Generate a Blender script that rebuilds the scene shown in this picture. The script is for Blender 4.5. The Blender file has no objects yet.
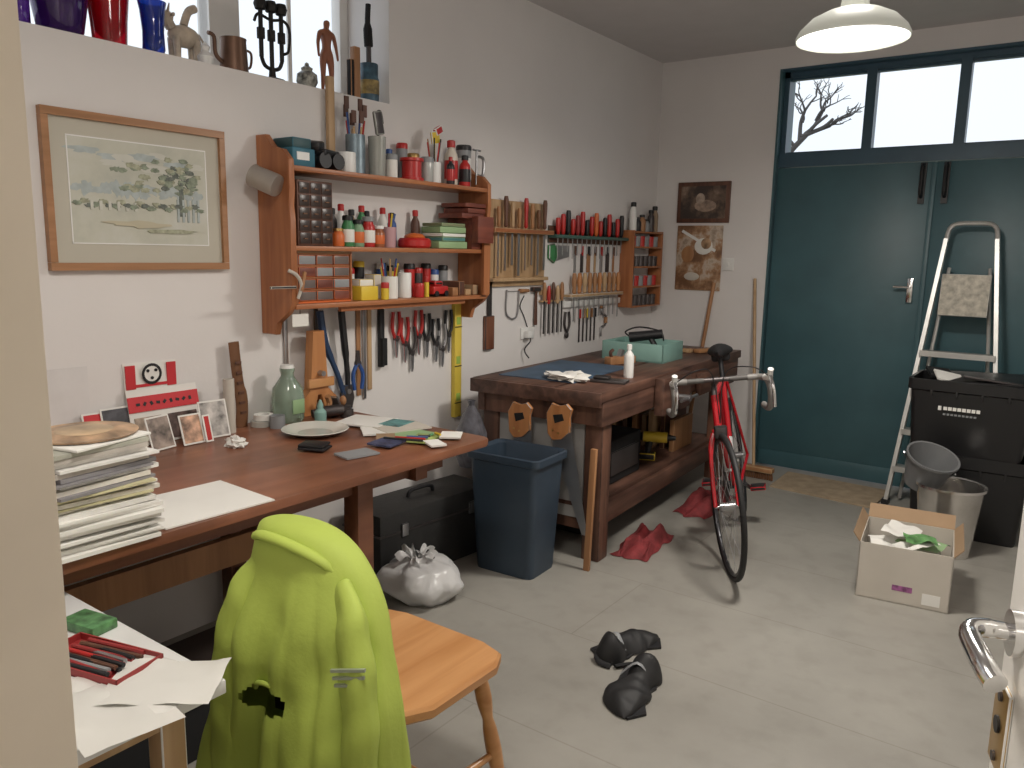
import bpy,bmesh,math,random
from mathutils import Vector,Matrix,Euler,noise
random.seed(7)
V=Vector
# ---------------------------------------------------------------- materials
MC={}
def mat(name,col,rough=.5,metal=0,var=.08,scale=6,bump=0,emit=0,trans=0,spec=.5,bscale=None):
    if name in MC: return MC[name]
    m=bpy.data.materials.new(name);m.use_nodes=True;nt=m.node_tree;N=nt.nodes;L=nt.links
    b=N['Principled BSDF'];b.inputs['Roughness'].default_value=rough;b.inputs['Metallic'].default_value=metal
    b.inputs['Specular IOR Level'].default_value=spec
    tc=N.new('ShaderNodeTexCoord')
    n=N.new('ShaderNodeTexNoise');n.inputs['Scale'].default_value=scale;n.inputs['Detail'].default_value=4
    L.new(tc.outputs['Object'],n.inputs['Vector'])
    r=N.new('ShaderNodeValToRGB')
    r.color_ramp.elements[0].position=.3;r.color_ramp.elements[1].position=.7
    r.color_ramp.elements[0].color=[max(0,c*(1-var)) for c in col]+[1]
    r.color_ramp.elements[1].color=[min(1,c*(1+var)) for c in col]+[1]
    L.new(n.outputs['Fac'],r.inputs['Fac']);L.new(r.outputs[0],b.inputs['Base Color'])
    if bump:
        n2=N.new('ShaderNodeTexNoise');n2.inputs['Scale'].default_value=bscale or scale*6;n2.inputs['Detail'].default_value=5
        L.new(tc.outputs['Object'],n2.inputs['Vector'])
        bp=N.new('ShaderNodeBump');bp.inputs['Strength'].default_value=bump;bp.inputs['Distance'].default_value=.01
        L.new(n2.outputs['Fac'],bp.inputs['Height']);L.new(bp.outputs[0],b.inputs['Normal'])
    if emit:
        b.inputs['Emission Color'].default_value=(*col,1);b.inputs['Emission Strength'].default_value=emit
    if trans: b.inputs['Transmission Weight'].default_value=trans
    MC[name]=m;return m
def wood(name,c1,c2,axis='y',scale=3,rough=.45,bump=.08,stain=0):
    if name in MC: return MC[name]
    m=bpy.data.materials.new(name);m.use_nodes=True;nt=m.node_tree;N=nt.nodes;L=nt.links
    b=N['Principled BSDF'];b.inputs['Roughness'].default_value=rough
    tc=N.new('ShaderNodeTexCoord');mp=N.new('ShaderNodeMapping')
    s=[9,9,9];s['xyz'.index(axis)]=.7;mp.inputs['Scale'].default_value=[q*scale/3 for q in s]
    L.new(tc.outputs['Object'],mp.inputs['Vector'])
    n=N.new('ShaderNodeTexNoise');n.inputs['Scale'].default_value=2.2;n.inputs['Detail'].default_value=8;n.inputs['Distortion'].default_value=.6
    L.new(mp.outputs[0],n.inputs['Vector'])
    r=N.new('ShaderNodeValToRGB');r.color_ramp.elements[0].position=.32;r.color_ramp.elements[1].position=.68
    r.color_ramp.elements[0].color=(*c1,1);r.color_ramp.elements[1].color=(*c2,1)
    L.new(n.outputs['Fac'],r.inputs['Fac'])
    out=r.outputs[0]
    if stain:
        n3=N.new('ShaderNodeTexNoise');n3.inputs['Scale'].default_value=3.5;n3.inputs['Detail'].default_value=6
        L.new(tc.outputs['Object'],n3.inputs['Vector'])
        r3=N.new('ShaderNodeValToRGB');r3.color_ramp.elements[0].position=.4;r3.color_ramp.elements[1].position=.62
        r3.color_ramp.elements[0].color=(1-stain,1-stain,1-stain,1);r3.color_ramp.elements[1].color=(1,1,1,1)
        L.new(n3.outputs['Fac'],r3.inputs['Fac'])
        mx=N.new('ShaderNodeMix');mx.data_type='RGBA';mx.blend_type='MULTIPLY';mx.inputs[0].default_value=1
        L.new(out,mx.inputs[6]);L.new(r3.outputs[0],mx.inputs[7]);out=mx.outputs[2]
    L.new(out,b.inputs['Base Color'])
    if bump:
        bp=N.new('ShaderNodeBump');bp.inputs['Strength'].default_value=bump;bp.inputs['Distance'].default_value=.01
        L.new(n.outputs['Fac'],bp.inputs['Height']);L.new(bp.outputs[0],b.inputs['Normal'])
    MC[name]=m;return m
# ---------------------------------------------------------------- mesh builder
def catm(P,n=6,closed=False):
    P=[V(p) for p in P];out=[];m=len(P)
    rng=range(m if closed else m-1)
    for i in rng:
        if closed: a,b,c,d=P[(i-1)%m],P[i],P[(i+1)%m],P[(i+2)%m]
        else: a,b,c,d=P[max(i-1,0)],P[i],P[i+1],P[min(i+2,m-1)]
        for k in range(n):
            t=k/n
            out.append(.5*((2*b)+(c-a)*t+(2*a-5*b+4*c-d)*t*t+(3*b-a-3*c+d)*t**3))
    if not closed: out.append(P[-1])
    return out
class Ob:
    def __init__(s,name,loc=(0,0,0),rz=0,M=None):
        s.name=name;s.bm=bmesh.new();s.mats=[];s.loc=V(loc);s.rz=rz;s.M=M;s.T=Matrix.Identity(4)
    def mi(s,m):
        if m not in s.mats: s.mats.append(m)
        return s.mats.index(m)
    def fin(s,vs,m):
        i=s.mi(m);fs=set()
        for v in vs:
            for f in v.link_faces: fs.add(f)
        for f in fs: f.material_index=i
        return fs
    def cb(s,c,size,m,rot=(0,0,0),bev=0):
        M=s.T@Matrix.Translation(c)@Euler(rot).to_matrix().to_4x4()@Matrix.Diagonal((*size,1))
        vs=bmesh.ops.create_cube(s.bm,size=1,matrix=M)['verts'];fs=s.fin(vs,m)
        if bev:
            es=set()
            for f in fs:
                for e in f.edges: es.add(e)
            bmesh.ops.bevel(s.bm,geom=list(es),offset=bev,segments=2,affect='EDGES',profile=.5)
        return s
    def box(s,x0,x1,y0,y1,z0,z1,m,bev=0):
        return s.cb(((x0+x1)/2,(y0+y1)/2,(z0+z1)/2),(abs(x1-x0),abs(y1-y0),abs(z1-z0)),m,bev=bev)
    def cyl(s,p1,p2,r1,m,r2=None,seg=16,cap=True):
        p1=V(p1);p2=V(p2);d=p2-p1
        if r2 is None:r2=r1
        q=V((0,0,1)).rotation_difference(d).to_matrix().to_4x4()
        M=s.T@Matrix.Translation((p1+p2)/2)@q
        vs=bmesh.ops.create_cone(s.bm,cap_ends=cap,segments=seg,radius1=r1,radius2=r2,depth=d.length,matrix=M)['verts']
        s.fin(vs,m);return s
    def ell(s,c,r,m,rot=(0,0,0),seg=16):
        if not hasattr(r,'__len__'): r=(r,r,r)
        M=s.T@Matrix.Translation(c)@Euler(rot).to_matrix().to_4x4()@Matrix.Diagonal((*r,1))
        vs=bmesh.ops.create_uvsphere(s.bm,u_segments=seg,v_segments=max(6,seg//2),radius=1,matrix=M)['verts']
        s.fin(vs,m);return s
    def rings(s,R,m,capa=True,capb=True,closed=False):
        i=s.mi(m);B=[[s.bm.verts.new(s.T@V(p)) for p in r] for r in R];n=len(B[0])
        K=len(B)
        for a in range(K if closed else K-1):
            A=B[a];C=B[(a+1)%K]
            for j in range(n):
                try: s.bm.faces.new((A[j],A[(j+1)%n],C[(j+1)%n],C[j])).material_index=i
                except ValueError: pass
        if not closed:
            if capa: s.bm.faces.new(B[0][::-1]).material_index=i
            if capb: s.bm.faces.new(B[-1]).material_index=i
        return s
    def lathe(s,prof,c,m,seg=24,M=None,capa=False,capb=False):
        c=V(c);R=[]
        for r,z in prof:
            r=max(r,.0004);ring=[]
            for k in range(seg):
                a=2*math.pi*k/seg;p=V((r*math.cos(a),r*math.sin(a),z))
                if M: p=M@p
                ring.append(c+p)
            R.append(ring)
        return s.rings(R,m,capa,capb)
    def tube(s,P,r,m,seg=8,closed=False,flat=1):
        P=[V(p) for p in P];n=len(P);R=[];up=None
        for i,p in enumerate(P):
            if closed: t=(P[(i+1)%n]-P[(i-1)%n])
            else: t=P[min(i+1,n-1)]-P[max(i-1,0)]
            t.normalize()
            if up is None:
                up=V((0,0,1)) if abs(t.z)<.9 else V((1,0,0))
            up=(up-t*up.dot(t)).normalized();sd=t.cross(up)
            rr=r[i] if hasattr(r,'__len__') else r
            R.append([p+up*rr*flat*math.sin(2*math.pi*k/seg)+sd*rr*math.cos(2*math.pi*k/seg) for k in range(seg)])
        return s.rings(R,m,closed=closed)
    def prism(s,pts,t0,t1,plane,m,bev=0):
        f={'yz':lambda a,b,c:V((c,a,b)),'xz':lambda a,b,c:V((a,c,b)),'xy':lambda a,b,c:V((a,b,c))}[plane]
        i=s.mi(m)
        A=[s.bm.verts.new(s.T@f(a,b,t0)) for a,b in pts];B=[s.bm.verts.new(s.T@f(a,b,t1)) for a,b in pts];n=len(pts)
        F=[s.bm.faces.new(A[::-1]),s.bm.faces.new(B)]
        for j in range(n): F.append(s.bm.faces.new((A[j],A[(j+1)%n],B[(j+1)%n],B[j])))
        for q in F:q.material_index=i
        if bev:
            bmesh.ops.bevel(s.bm,geom=list(F[0].edges)+list(F[1].edges),offset=bev,segments=1,affect='EDGES')
        return s
    def surf(s,fn,nu,nv,m):
        i=s.mi(m);G=[[s.bm.verts.new(s.T@V(fn(a/nu,b/nv))) for b in range(nv+1)] for a in range(nu+1)]
        for a in range(nu):
            for b in range(nv):
                s.bm.faces.new((G[a][b],G[a+1][b],G[a+1][b+1],G[a][b+1])).material_index=i
        return s
    def done(s,ang=38,parent=None,recalc=True):
        bm=s.bm
        if recalc: bmesh.ops.recalc_face_normals(bm,faces=bm.faces[:])
        if s.loc.length==0 and s.rz==0 and s.M is None and len(bm.verts):
            lo=V([min(v.co[k] for v in bm.verts) for k in range(3)]);hi=V([max(v.co[k] for v in bm.verts) for k in range(3)])
            o=V(((lo.x+hi.x)/2,(lo.y+hi.y)/2,lo.z))
            for v in bm.verts: v.co-=o
            s.loc=o
        me=bpy.data.meshes.new(s.name);bm.to_mesh(me);bm.free()
        for p in me.polygons:p.use_smooth=True
        me.set_sharp_from_angle(angle=math.radians(ang))
        for m in s.mats: me.materials.append(m)
        ob=bpy.data.objects.new(s.name,me);bpy.context.collection.objects.link(ob)
        if s.M is not None: ob.matrix_world=s.M
        else: ob.location=s.loc;ob.rotation_euler=(0,0,s.rz)
        if parent: ob.parent=parent
        return ob
def wob(p,s=1,k=0): return noise.noise(V(p)*s+V((k*7.1,k*3.3,k)))
# ---------------------------------------------------------------- palette
WALL=mat('wall_paint',(.745,.72,.705),.85,var=.03,scale=2,bump=.05,bscale=60)
CEIL=mat('ceiling_paint',(.60,.58,.58),.9,var=.02)
TEAL=mat('teal_paint',(.050,.118,.138),.42,var=.12,scale=3,bump=.04)
TEALF=mat('teal_frame_paint',(.035,.085,.125),.4,var=.1)
CREAM=mat('cream_gloss_paint',(.76,.69,.59),.35,var=.05)
WHITEP=mat('white_gloss_paint',(.80,.78,.74),.3,var=.03)
PINE=wood('shelf_pine',(.29,.10,.038),(.44,.175,.07),'y',3,.4)
PINEV=wood('shelf_pine_v',(.29,.10,.038),(.46,.185,.075),'z',3,.4)
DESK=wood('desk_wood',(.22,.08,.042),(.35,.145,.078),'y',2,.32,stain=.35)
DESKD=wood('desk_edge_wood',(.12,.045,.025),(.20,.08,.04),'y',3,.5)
BENCH=wood('bench_wood',(.07,.033,.024),(.19,.095,.065),'y',3,.5,.2,stain=.4)
BENCHV=wood('bench_leg_wood',(.10,.045,.03),(.23,.11,.07),'z',3,.55,.2,stain=.3)
LWOOD=wood('light_wood',(.40,.25,.13),(.54,.37,.21),'z',3,.5)
MWOOD=wood('mid_wood',(.30,.14,.06),(.43,.22,.10),'z',3,.5)
HWOOD=wood('handle_wood',(.42,.17,.06),(.56,.26,.10),'z',3,.4)
DWOOD=wood('dark_wood',(.07,.03,.02),(.14,.06,.035),'z',3,.5)
CHAIRW=wood('chair_pine',(.46,.21,.075),(.60,.31,.13),'y',3,.3)
OAK=wood('oak_frame_wood',(.30,.145,.06),(.42,.21,.10),'y',4,.4)
STEEL=mat('steel',(.40,.40,.41),.35,.9,.08)
DSTEEL=mat('dark_steel',(.09,.08,.08),.45,.7,.2)
CHROME=mat('chrome',(.75,.75,.75),.14,1,.03)
ALU=mat('aluminium',(.60,.60,.58),.4,.75,.08,12)
GALV=mat('stainless_steel',(.74,.72,.69),.20,.95,.10,14)
BLK=mat('black_plastic',(.012,.012,.014),.45,var=.2)
BLKM=mat('black_matt',(.010,.010,.011),.85,var=.3)
RUB=mat('rubber',(.012,.012,.013),.6,var=.2)
WHT=mat('white_plastic',(.78,.78,.76),.4,var=.03)
PAPER=mat('paper',(.78,.77,.73),.8,var=.03)
RED=mat('red_plastic',(.46,.022,.02),.35,var=.1)
REDP=mat('red_frame_paint',(.46,.012,.02),.2,var=.1)
ORG=mat('orange_plastic',(.62,.14,.03),.4)
YEL=mat('yellow_plastic',(.72,.52,.05),.4)
YELP=mat('yellow_paint',(.72,.55,.08),.5)
BLU=mat('blue_plastic',(.03,.09,.30),.4)
BINB=mat('bin_blue_plastic',(.030,.048,.072),.42,var=.12)
GRN=mat('green_plastic',(.05,.22,.08),.4)
LGRN=mat('light_green_card',(.28,.42,.22),.6)
TEALBOX=mat('turquoise_plastic',(.22,.38,.34),.5)
GREY=mat('grey_plastic',(.26,.27,.28),.5)
BROWN=mat('brown_card',(.33,.22,.13),.8,bump=.05)
CARDW=mat('pale_cardboard',(.54,.50,.44),.8,var=.07,scale=4)
BRASS=mat('brass',(.55,.36,.14),.35,.9)
LEATH=mat('brown_leather',(.16,.07,.03),.5)
# ---------------------------------------------------------------- room shell
D=5.58
o=Ob('floor')
FL=bpy.data.materials.new('concrete_floor');FL.use_nodes=True
nt=FL.node_tree;N=nt.nodes;L=nt.links;b=N['Principled BSDF'];b.inputs['Roughness'].default_value=.42
tc=N.new('ShaderNodeTexCoord');n1=N.new('ShaderNodeTexNoise');n1.inputs['Scale'].default_value=1.3;n1.inputs['Detail'].default_value=9;n1.inputs['Roughness'].default_value=.6
L.new(tc.outputs['Object'],n1.inputs['Vector'])
r1=N.new('ShaderNodeValToRGB');r1.color_ramp.elements[0].position=.3;r1.color_ramp.elements[1].position=.7
r1.color_ramp.elements[0].color=(.27,.257,.23,1);r1.color_ramp.elements[1].color=(.37,.355,.32,1);L.new(n1.outputs['Fac'],r1.inputs['Fac'])
br=N.new('ShaderNodeTexBrick');br.inputs['Color1'].default_value=(1,1,1,1);br.inputs['Color2'].default_value=(.97,.97,.97,1);br.inputs['Mortar'].default_value=(.82,.81,.79,1)
br.inputs['Scale'].default_value=1;br.inputs['Mortar Size'].default_value=.004;br.inputs['Brick Width'].default_value=3.4;br.inputs['Row Height'].default_value=.62;br.inputs['Mortar Smooth'].default_value=.6
mp=N.new('ShaderNodeMapping');mp.inputs['Location'].default_value=(.3,.25,0);L.new(tc.outputs['Object'],mp.inputs[0]);L.new(mp.outputs[0],br.inputs['Vector'])
mx=N.new('ShaderNodeMix');mx.data_type='RGBA';mx.blend_type='MULTIPLY';mx.inputs[0].default_value=1
L.new(r1.outputs[0],mx.inputs[6]);L.new(br.outputs['Color'],mx.inputs[7])
n2=N.new('ShaderNodeTexNoise');n2.inputs['Scale'].default_value=9;n2.inputs['Detail'].default_value=6;L.new(tc.outputs['Object'],n2.inputs['Vector'])
r2=N.new('ShaderNodeValToRGB');r2.color_ramp.elements[0].position=.30;r2.color_ramp.elements[1].position=.5
r2.color_ramp.elements[0].color=(.9,.9,.89,1);r2.color_ramp.elements[1].color=(1,1,1,1);L.new(n2.outputs['Fac'],r2.inputs['Fac'])
mx2=N.new('ShaderNodeMix');mx2.data_type='RGBA';mx2.blend_type='MULTIPLY';mx2.inputs[0].default_value=1
L.new(mx.outputs[2],mx2.inputs[6]);L.new(r2.outputs[0],mx2.inputs[7]);L.new(mx2.outputs[2],b.inputs['Base Color'])
bp=N.new('ShaderNodeBump');bp.inputs['Strength'].default_value=.05;L.new(n2.outputs['Fac'],bp.inputs['Height']);L.new(bp.outputs[0],b.inputs['Normal'])
o.box(-.35,3.35,-1.6,D+.35,-.1,0,FL);o.done()
o=Ob('ceiling');o.box(-.35,3.35,-1.6,D+.35,2.88,3.0,CEIL);o.done()
o=Ob('wall_left')
o.box(-.35,0,.2,D+.3,0,2.16,WALL);o.box(-.35,0,.2,D+.3,2.76,2.88,WALL)
o.box(-.35,0,2.75,D+.3,2.16,2.76,WALL);o.box(-.35,0,.2,.8,2.16,2.76,WALL);o.done()
o=Ob('wall_back');o.box(0,.87,D,D+.3,0,2.88,WALL);o.box(.87,2.86,D,D+.3,2.74,2.88,WALL);o.box(2.86,3.2,D,D+.3,0,2.88,WALL);o.done()
o=Ob('wall_right');o.box(3.2,3.35,-1.5,D+.3,0,2.88,WALL);o.done()
JX=2.12
o=Ob('wall_near');o.box(-.35,JX-.03,.1,.225,0,2.88,WALL);o.box(2.95,3.2,.1,.225,0,2.88,WALL);o.box(JX-.03,2.95,.1,.225,2.1,2.88,WALL);o.done()
o=Ob('wall_hall');o.box(-.35,3.35,-1.6,-1.5,0,2.88,WALL);o.box(.9,1.0,-1.5,.1,0,2.88,WALL);o.done()
o=Ob('trim_doorframe')
o.box(JX-.03,JX,.09,.257,0,2.08,CREAM,.002);o.box(JX,JX+.014,.10,.175,0,2.06,CREAM,.002)
o.box(JX-.09,JX-.02,.225,.250,0,2.14,CREAM,.004)
o.box(2.92,2.95,.09,.249,0,2.08,CREAM);o.box(JX,2.92,.09,.249,2.06,2.1,CREAM);o.box(2.94,3.01,.225,.243,0,2.14,CREAM)
o.box(JX-.001,JX+.003,.19,.225,.96,1.10,BRASS);o.box(JX+.002,JX+.004,.20,.215,.99,1.06,BLK)
o.done()
o=Ob('window_1');y0=D+.06;y1=D+.14
o.box(.886,2.86,y0,y1,2.69,2.725,TEALF);o.box(.886,2.86,y0-.02,y1,2.102,2.19,TEALF);o.box(.886,.92,y0,y1,2.1,2.725,TEALF)
for x in (1.44,1.97,2.40): o.box(x-.03,x+.03,y0,y1,2.19,2.69,TEALF)
for a,bb in ((.92,1.41),(1.47,1.94),(2.0,2.37),(2.43,2.8)):
    for z in (2.19,2.675): o.box(a,bb,y0+.02,y1-.02,z,z+.015,TEALF)
o.box(2.80,2.86,y0,y1,2.1,2.725,TEALF)
o.done()
o=Ob('trim_door_reveal');o.box(.87,.885,D-.005,D+.3,0,2.74,TEAL);o.box(.885,2.86,D-.005,D+.3,2.725,2.74,TEALF);o.done()
for i,(a,bb) in enumerate(((.89,1.86),(1.87,2.84))):
    o=Ob('door_%d'%(i+1));o.box(a,bb,D+.03,D+.09,.01,2.095,TEAL,.004)
    o.box(a+.01,bb-.01,D+.022,D+.03,.01,.12,TEAL,.003)
    if i==0:
        o.box(1.845,1.875,D+.018,D+.03,.01,2.09,TEAL,.003)
        o.box(1.77,1.81,D+.012,D+.03,1.22,1.38,CHROME,.004)
        o.cyl((1.79,D+.012,1.32),(1.79,D-.03,1.32),.01,CHROME)
        o.tube([(1.79,D-.03,1.32),(1.75,D-.032,1.322),(1.70,D-.03,1.32)],.009,CHROME)
        xh=1.80
    else: xh=1.93
    o.tube(catm([(xh,D+.03,1.88),(xh,D-.03,1.90),(xh,D-.035,1.98),(xh,D-.03,2.06),(xh,D+.02,2.08)],5),.011,BLK)
    o.box(xh-.018,xh+.018,D+.015,D+.03,1.84,2.09,BLK)
    o.done()
o=Ob('window_2');
for a,bb in ((2.10,2.75),(.8,1.42),(1.45,2.05)):
    for (c,d,e,f) in ((a,a+.05,2.16,2.76),(bb-.05,bb,2.16,2.76)): o.box(-.33,-.27,c,d,e,f,WHITEP,.004)
    for (e,f) in ((2.16,2.22),(2.70,2.76)): o.box(-.33,-.27,a,bb,e,f,WHITEP,.004)
o.box(-.34,-.26,2.0,2.14,2.16,2.76,WHITEP);o.box(-.34,-.26,1.40,1.46,2.16,2.76,WHITEP)
o.box(-.31,-.30,2.42,2.44,2.2,2.7,WHITEP)
o.done()
o=Ob('light_switch');o.box(.55,.63,D-.01,D+.002,1.39,1.48,WHT,.003);o.box(.58,.60,D-.014,D-.008,1.42,1.45,WHT,.002);o.done()
h=V((2.915,.25,0));e=V((2.680,1.05,0));ang=math.atan2(e.y-h.y,e.x-h.x);LW=(e-h).length
o=Ob('door_3',loc=h,rz=ang)
o.box(.005,LW,-.04,0,.01,2.04,WHITEP,.003)
for z0,z1 in ((.18,.80),(1.25,1.9)): o.box(.12,LW-.12,-.003,.004,z0,z1,CREAM,.003)
o.box(LW-.065,LW-.006,0,.005,.915,1.02,BRASS,.002)
for z in (.93,1.005): o.cyl((LW-.035,.004,z),(LW-.035,.008,z),.006,DSTEEL,seg=10)
o.cyl((LW-.035,.004,.97),(LW-.035,.008,.97),.010,BLK,seg=12)
HX=LW-.05
o.cyl((HX,0,1.09),(HX,.010,1.09),.026,CHROME,seg=24)
o.tube(catm([(HX,.008,1.09),(HX,.030,1.091),(HX-.008,.047,1.092),(HX-.030,.054,1.09),(HX-.09,.052,1.088),(HX-.115,.046,1.082)],6),[.010]*6+[.011]*12+[.012]*13,CHROME,14)
o.done()
GROUND=mat('outside_ground',(.2,.22,.15),.9)
o=Ob('ground');o.box(-30,30,D+.36,40,-.2,-.1,GROUND);o.done()
BARK=mat('bark',(.10,.09,.085),.9)
o=Ob('bare_tree')
def br_(p,d,l,r,n):
    q=p+d*l;mid=p+d*l*.5+V((random.uniform(-1,1),random.uniform(-1,1),random.uniform(-1,1)))*l*.12
    o.tube(catm([p,mid,q],3),[r*(1-.35*k/6) for k in range(7)],BARK,6)
    if n==0: return
    for k in range(3):
        dd=(d+V((random.uniform(-.8,.8),random.uniform(-.5,.5),random.uniform(-.45,.45)))*1.1).normalized()
        br_(q if k else p+d*l*.6,dd,l*random.uniform(.55,.8),r*.55,n-1)
br_(V((-.25,9,-.1)),V((.02,0,1)).normalized(),2.6,.09,0)
br_(V((-.2,9,2.45)),V((.55,0,.7)).normalized(),.45,.04,1)
br_(V((.02,9,2.78)),V((.8,0,.25)).normalized(),.30,.026,3)
br_(V((.0,9,2.75)),V((.1,0,.9)).normalized(),.30,.024,3)
br_(V((.05,9,2.8)),V((.45,0,.6)).normalized(),.28,.024,3)
o.done()
# ---------------------------------------------------------------- pendant lamps
LAMPW=mat('lamp_diffuser',(1,.97,.9),.5,emit=5,var=0)
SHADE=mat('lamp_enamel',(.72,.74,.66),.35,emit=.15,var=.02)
def pendant(x,y,z,name='pendant_lamp'):
    o=Ob(name,loc=(x,y,z))
    o.lathe([(.195,0),(.197,.012),(.185,.035),(.15,.07),(.10,.095),(.05,.11),(.045,.15),(.02,.165),(.004,.17)],(0,0,0),SHADE,40)
    o.lathe([(.193,.002),(.18,.03),(.145,.065),(.05,.1)],(0,0,0),SHADE,40)
    o.lathe([(.0,-.022),(.06,-.02),(.12,-.010),(.165,.002),(.186,.012)],(0,0,0),LAMPW,40)
    o.cyl((0,0,.16),(0,0,2.88-z),.004,WHT,seg=8);o.lathe([(.05,2.88-z),(.045,2.86-z),(.01,2.84-z)],(0,0,0),WHT,20)
    o.done()
pendant(1.91,3.2,2.285)
pendant(1.75,.95,2.45)  # unseen second pendant, added to light the desk side
pendant(2.2,-.85,2.45)  # unseen hall pendant, added to brighten the door frame and foreground
# ---------------------------------------------------------------- desk
Z=.79
o=Ob('wooden_table')
def rrect(x0,x1,y0,y1,r,n=5):
    P=[]
    for cx,cy,a in ((x1-r,y0+r,-90),(x1-r,y1-r,0),(x0+r,y1-r,90),(x0+r,y0+r,180)):
        for k in range(n+1):
            t=math.radians(a+90*k/n);P.append((cx+r*math.cos(t),cy+r*math.sin(t)))
    return P
o.prism(rrect(.01,.92,.3,2.36,.035),Z-.028,Z,'xy',DESK,.004)
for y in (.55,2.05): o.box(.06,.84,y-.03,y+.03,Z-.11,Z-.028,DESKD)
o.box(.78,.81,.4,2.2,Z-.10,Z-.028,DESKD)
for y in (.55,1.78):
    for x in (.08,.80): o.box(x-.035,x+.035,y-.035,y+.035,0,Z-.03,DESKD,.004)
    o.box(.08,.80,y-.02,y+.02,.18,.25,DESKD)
o.box(.42,.45,.55,1.78,.42,.52,MWOOD);o.box(.10,.80,1.75,1.81,.42,.50,MWOOD)
o.done()
cols=[(.72,.70,.66),(.58,.54,.46),(.76,.75,.72),(.42,.42,.36),(.70,.67,.60),(.50,.46,.42),(.74,.72,.66),(.60,.56,.34),(.25,.24,.25),(.76,.75,.70)]
o=Ob('magazine_stack')
z=Z
for k in range(26):
    t=random.choice((.006,.008,.011,.012));c=random.choice((0,2,4,6,9,1,0,2,5,7,8,3)) if k>9 else random.choice((0,2,6))
    m=mat('mag_%d'%c,cols[c],.55,var=.12,scale=20)
    sx=.275 if k<10 else .255;sy=.235 if k<10 else .225
    o.cb((.78+random.uniform(-.014,.014),.885+random.uniform(-.014,.016),z+t/2),(sx,sy+.02,t-.0012),m if k>9 else PAPER,(random.uniform(-.01,.01),0,random.uniform(-.06,.06)+(.12 if k>15 else 0)),)
    z+=t
MAGT=mat('magazine_cover_food',(.42,.27,.16),.35,var=.7,scale=14)
o.cb((.785,.89,z+.004),(.25,.21,.007),PAPER,(0,.0,.25),.002)
o.lathe([(.0,.014),(.08,.013),(.112,.008),(.12,.009),(.116,.004)],(.79,.905,z+.006),MAGT,30)
o.lathe([(.0,.0145),(.06,.0145),(.065,.0135)],(.79,.905,z+.006),mat('magazine_cover_tan',(.50,.36,.22),.35,var=.5,scale=10),24)
o.done()
o=Ob('paper_sheet');o.cb((.77,1.20,Z+.003),(.28,.32,.004),PAPER,(0,0,-.05));o.done()
o=Ob('dinner_plate',loc=(.36,1.97,Z));o.lathe([(.0,.006),(.07,.006),(.085,.012),(.125,.024),(.128,.022),(.085,.006),(.06,0),(0,0)],(0,0,0),mat('glazed_plate',(.62,.62,.57),.2,var=.04),40)
o.lathe([(.0,.0065),(.066,.0065)],(0,0,0),mat('plate_centre',(.46,.46,.42),.25),32);o.done()
o=Ob('black_wallet',loc=(.56,1.80,Z),rz=.4);o.cb((0,0,.011),(.10,.075,.010),BLK,bev=.004);o.cb((-.005,.004,.021),(.095,.07,.010),BLK,(.04,0,.05),bev=.004);o.done()
GLG=mat('green_glass',(.50,.64,.52),.12,trans=.65,var=.1)
o=Ob('glass_jar',loc=(.10,2.05,Z));o.lathe([(0,0),(.055,0),(.064,.012),(.066,.10),(.060,.14),(.035,.175),(.026,.19),(.027,.205),(.030,.21),(.030,.222),(.024,.222)],(0,0,0),GLG,28)
o.lathe([(0,.21),(.028,.21),(.03,.222),(.026,.235),(0,.238)],(0,0,0),WHT,20);o.box(.064,.068,-.03,.03,.04,.10,LGRN,.001);o.done()
o=Ob('cardboard_tube',loc=(.10,1.775,Z));o.lathe([(.021,0),(.021,.21),(.017,.21),(.017,.01)],(0,0,0),CARDW,20,capa=True);o.done()
o=Ob('carved_wooden_ornament',loc=(.05,1.86,Z));o.tube(catm([(0,0,0),(.0,.006,.10),(-.005,-.006,.20),(-.01,-.015,.34)],5),[.028]*8+[.024]*8,LEATH,8,flat=.4)
for k in range(6):o.cb((.010,.004-.003*k,.06+.04*k),(.006,.026,.010),DWOOD,(0,0,.1))
o.done()
o=Ob('tape_roll',loc=(.09,1.925,Z))
for k,r in enumerate((.042,.038)): o.lathe([(r,0+.024*k),(r,.022+.024*k),(.025,.022+.024*k),(.025,.024*k),(r,.024*k)],(0.0,.01*k,0),(mat('tape_grey',(.45,.44,.4),.5),PAPER)[k],24)
o.lathe([(.03,0),(.03,.05),(.024,.05),(.024,0)],(.075,.02,0),GREY,20)
o.done()
def blob(name,loc,r,m,amp=.35,s=9,sub=3,zs=.6,ang=50):
    bm=bmesh.new();bmesh.ops.create_icosphere(bm,subdivisions=sub,radius=1)
    for v in bm.verts:
        n=v.co.normalized();k=1+amp*noise.noise(n*s*.35+V(loc)*5)+amp*.5*noise.noise(n*s+V(loc)*3)
        v.co=V((n.x*r[0]*k,n.y*r[1]*k,max(n.z*k,-.6)*r[2]+.6*r[2]))
    me=bpy.data.meshes.new(name);bm.to_mesh(me);bm.free();me.materials.append(m)
    for p in me.polygons:p.use_smooth=True
    me.set_sharp_from_angle(angle=math.radians(ang))
    ob=bpy.data.objects.new(name,me);bpy.context.collection.objects.link(ob);ob.location=loc;return ob
blob('crumpled_tissue',(.30,1.66,Z),(.042,.03,.022),PAPER,.7,7)
PHOTO=mat('photo_print',(.25,.2,.17),.35,var=.8,scale=25)
CRED=mat('christmas_red_card',(.58,.03,.04),.5)
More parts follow.
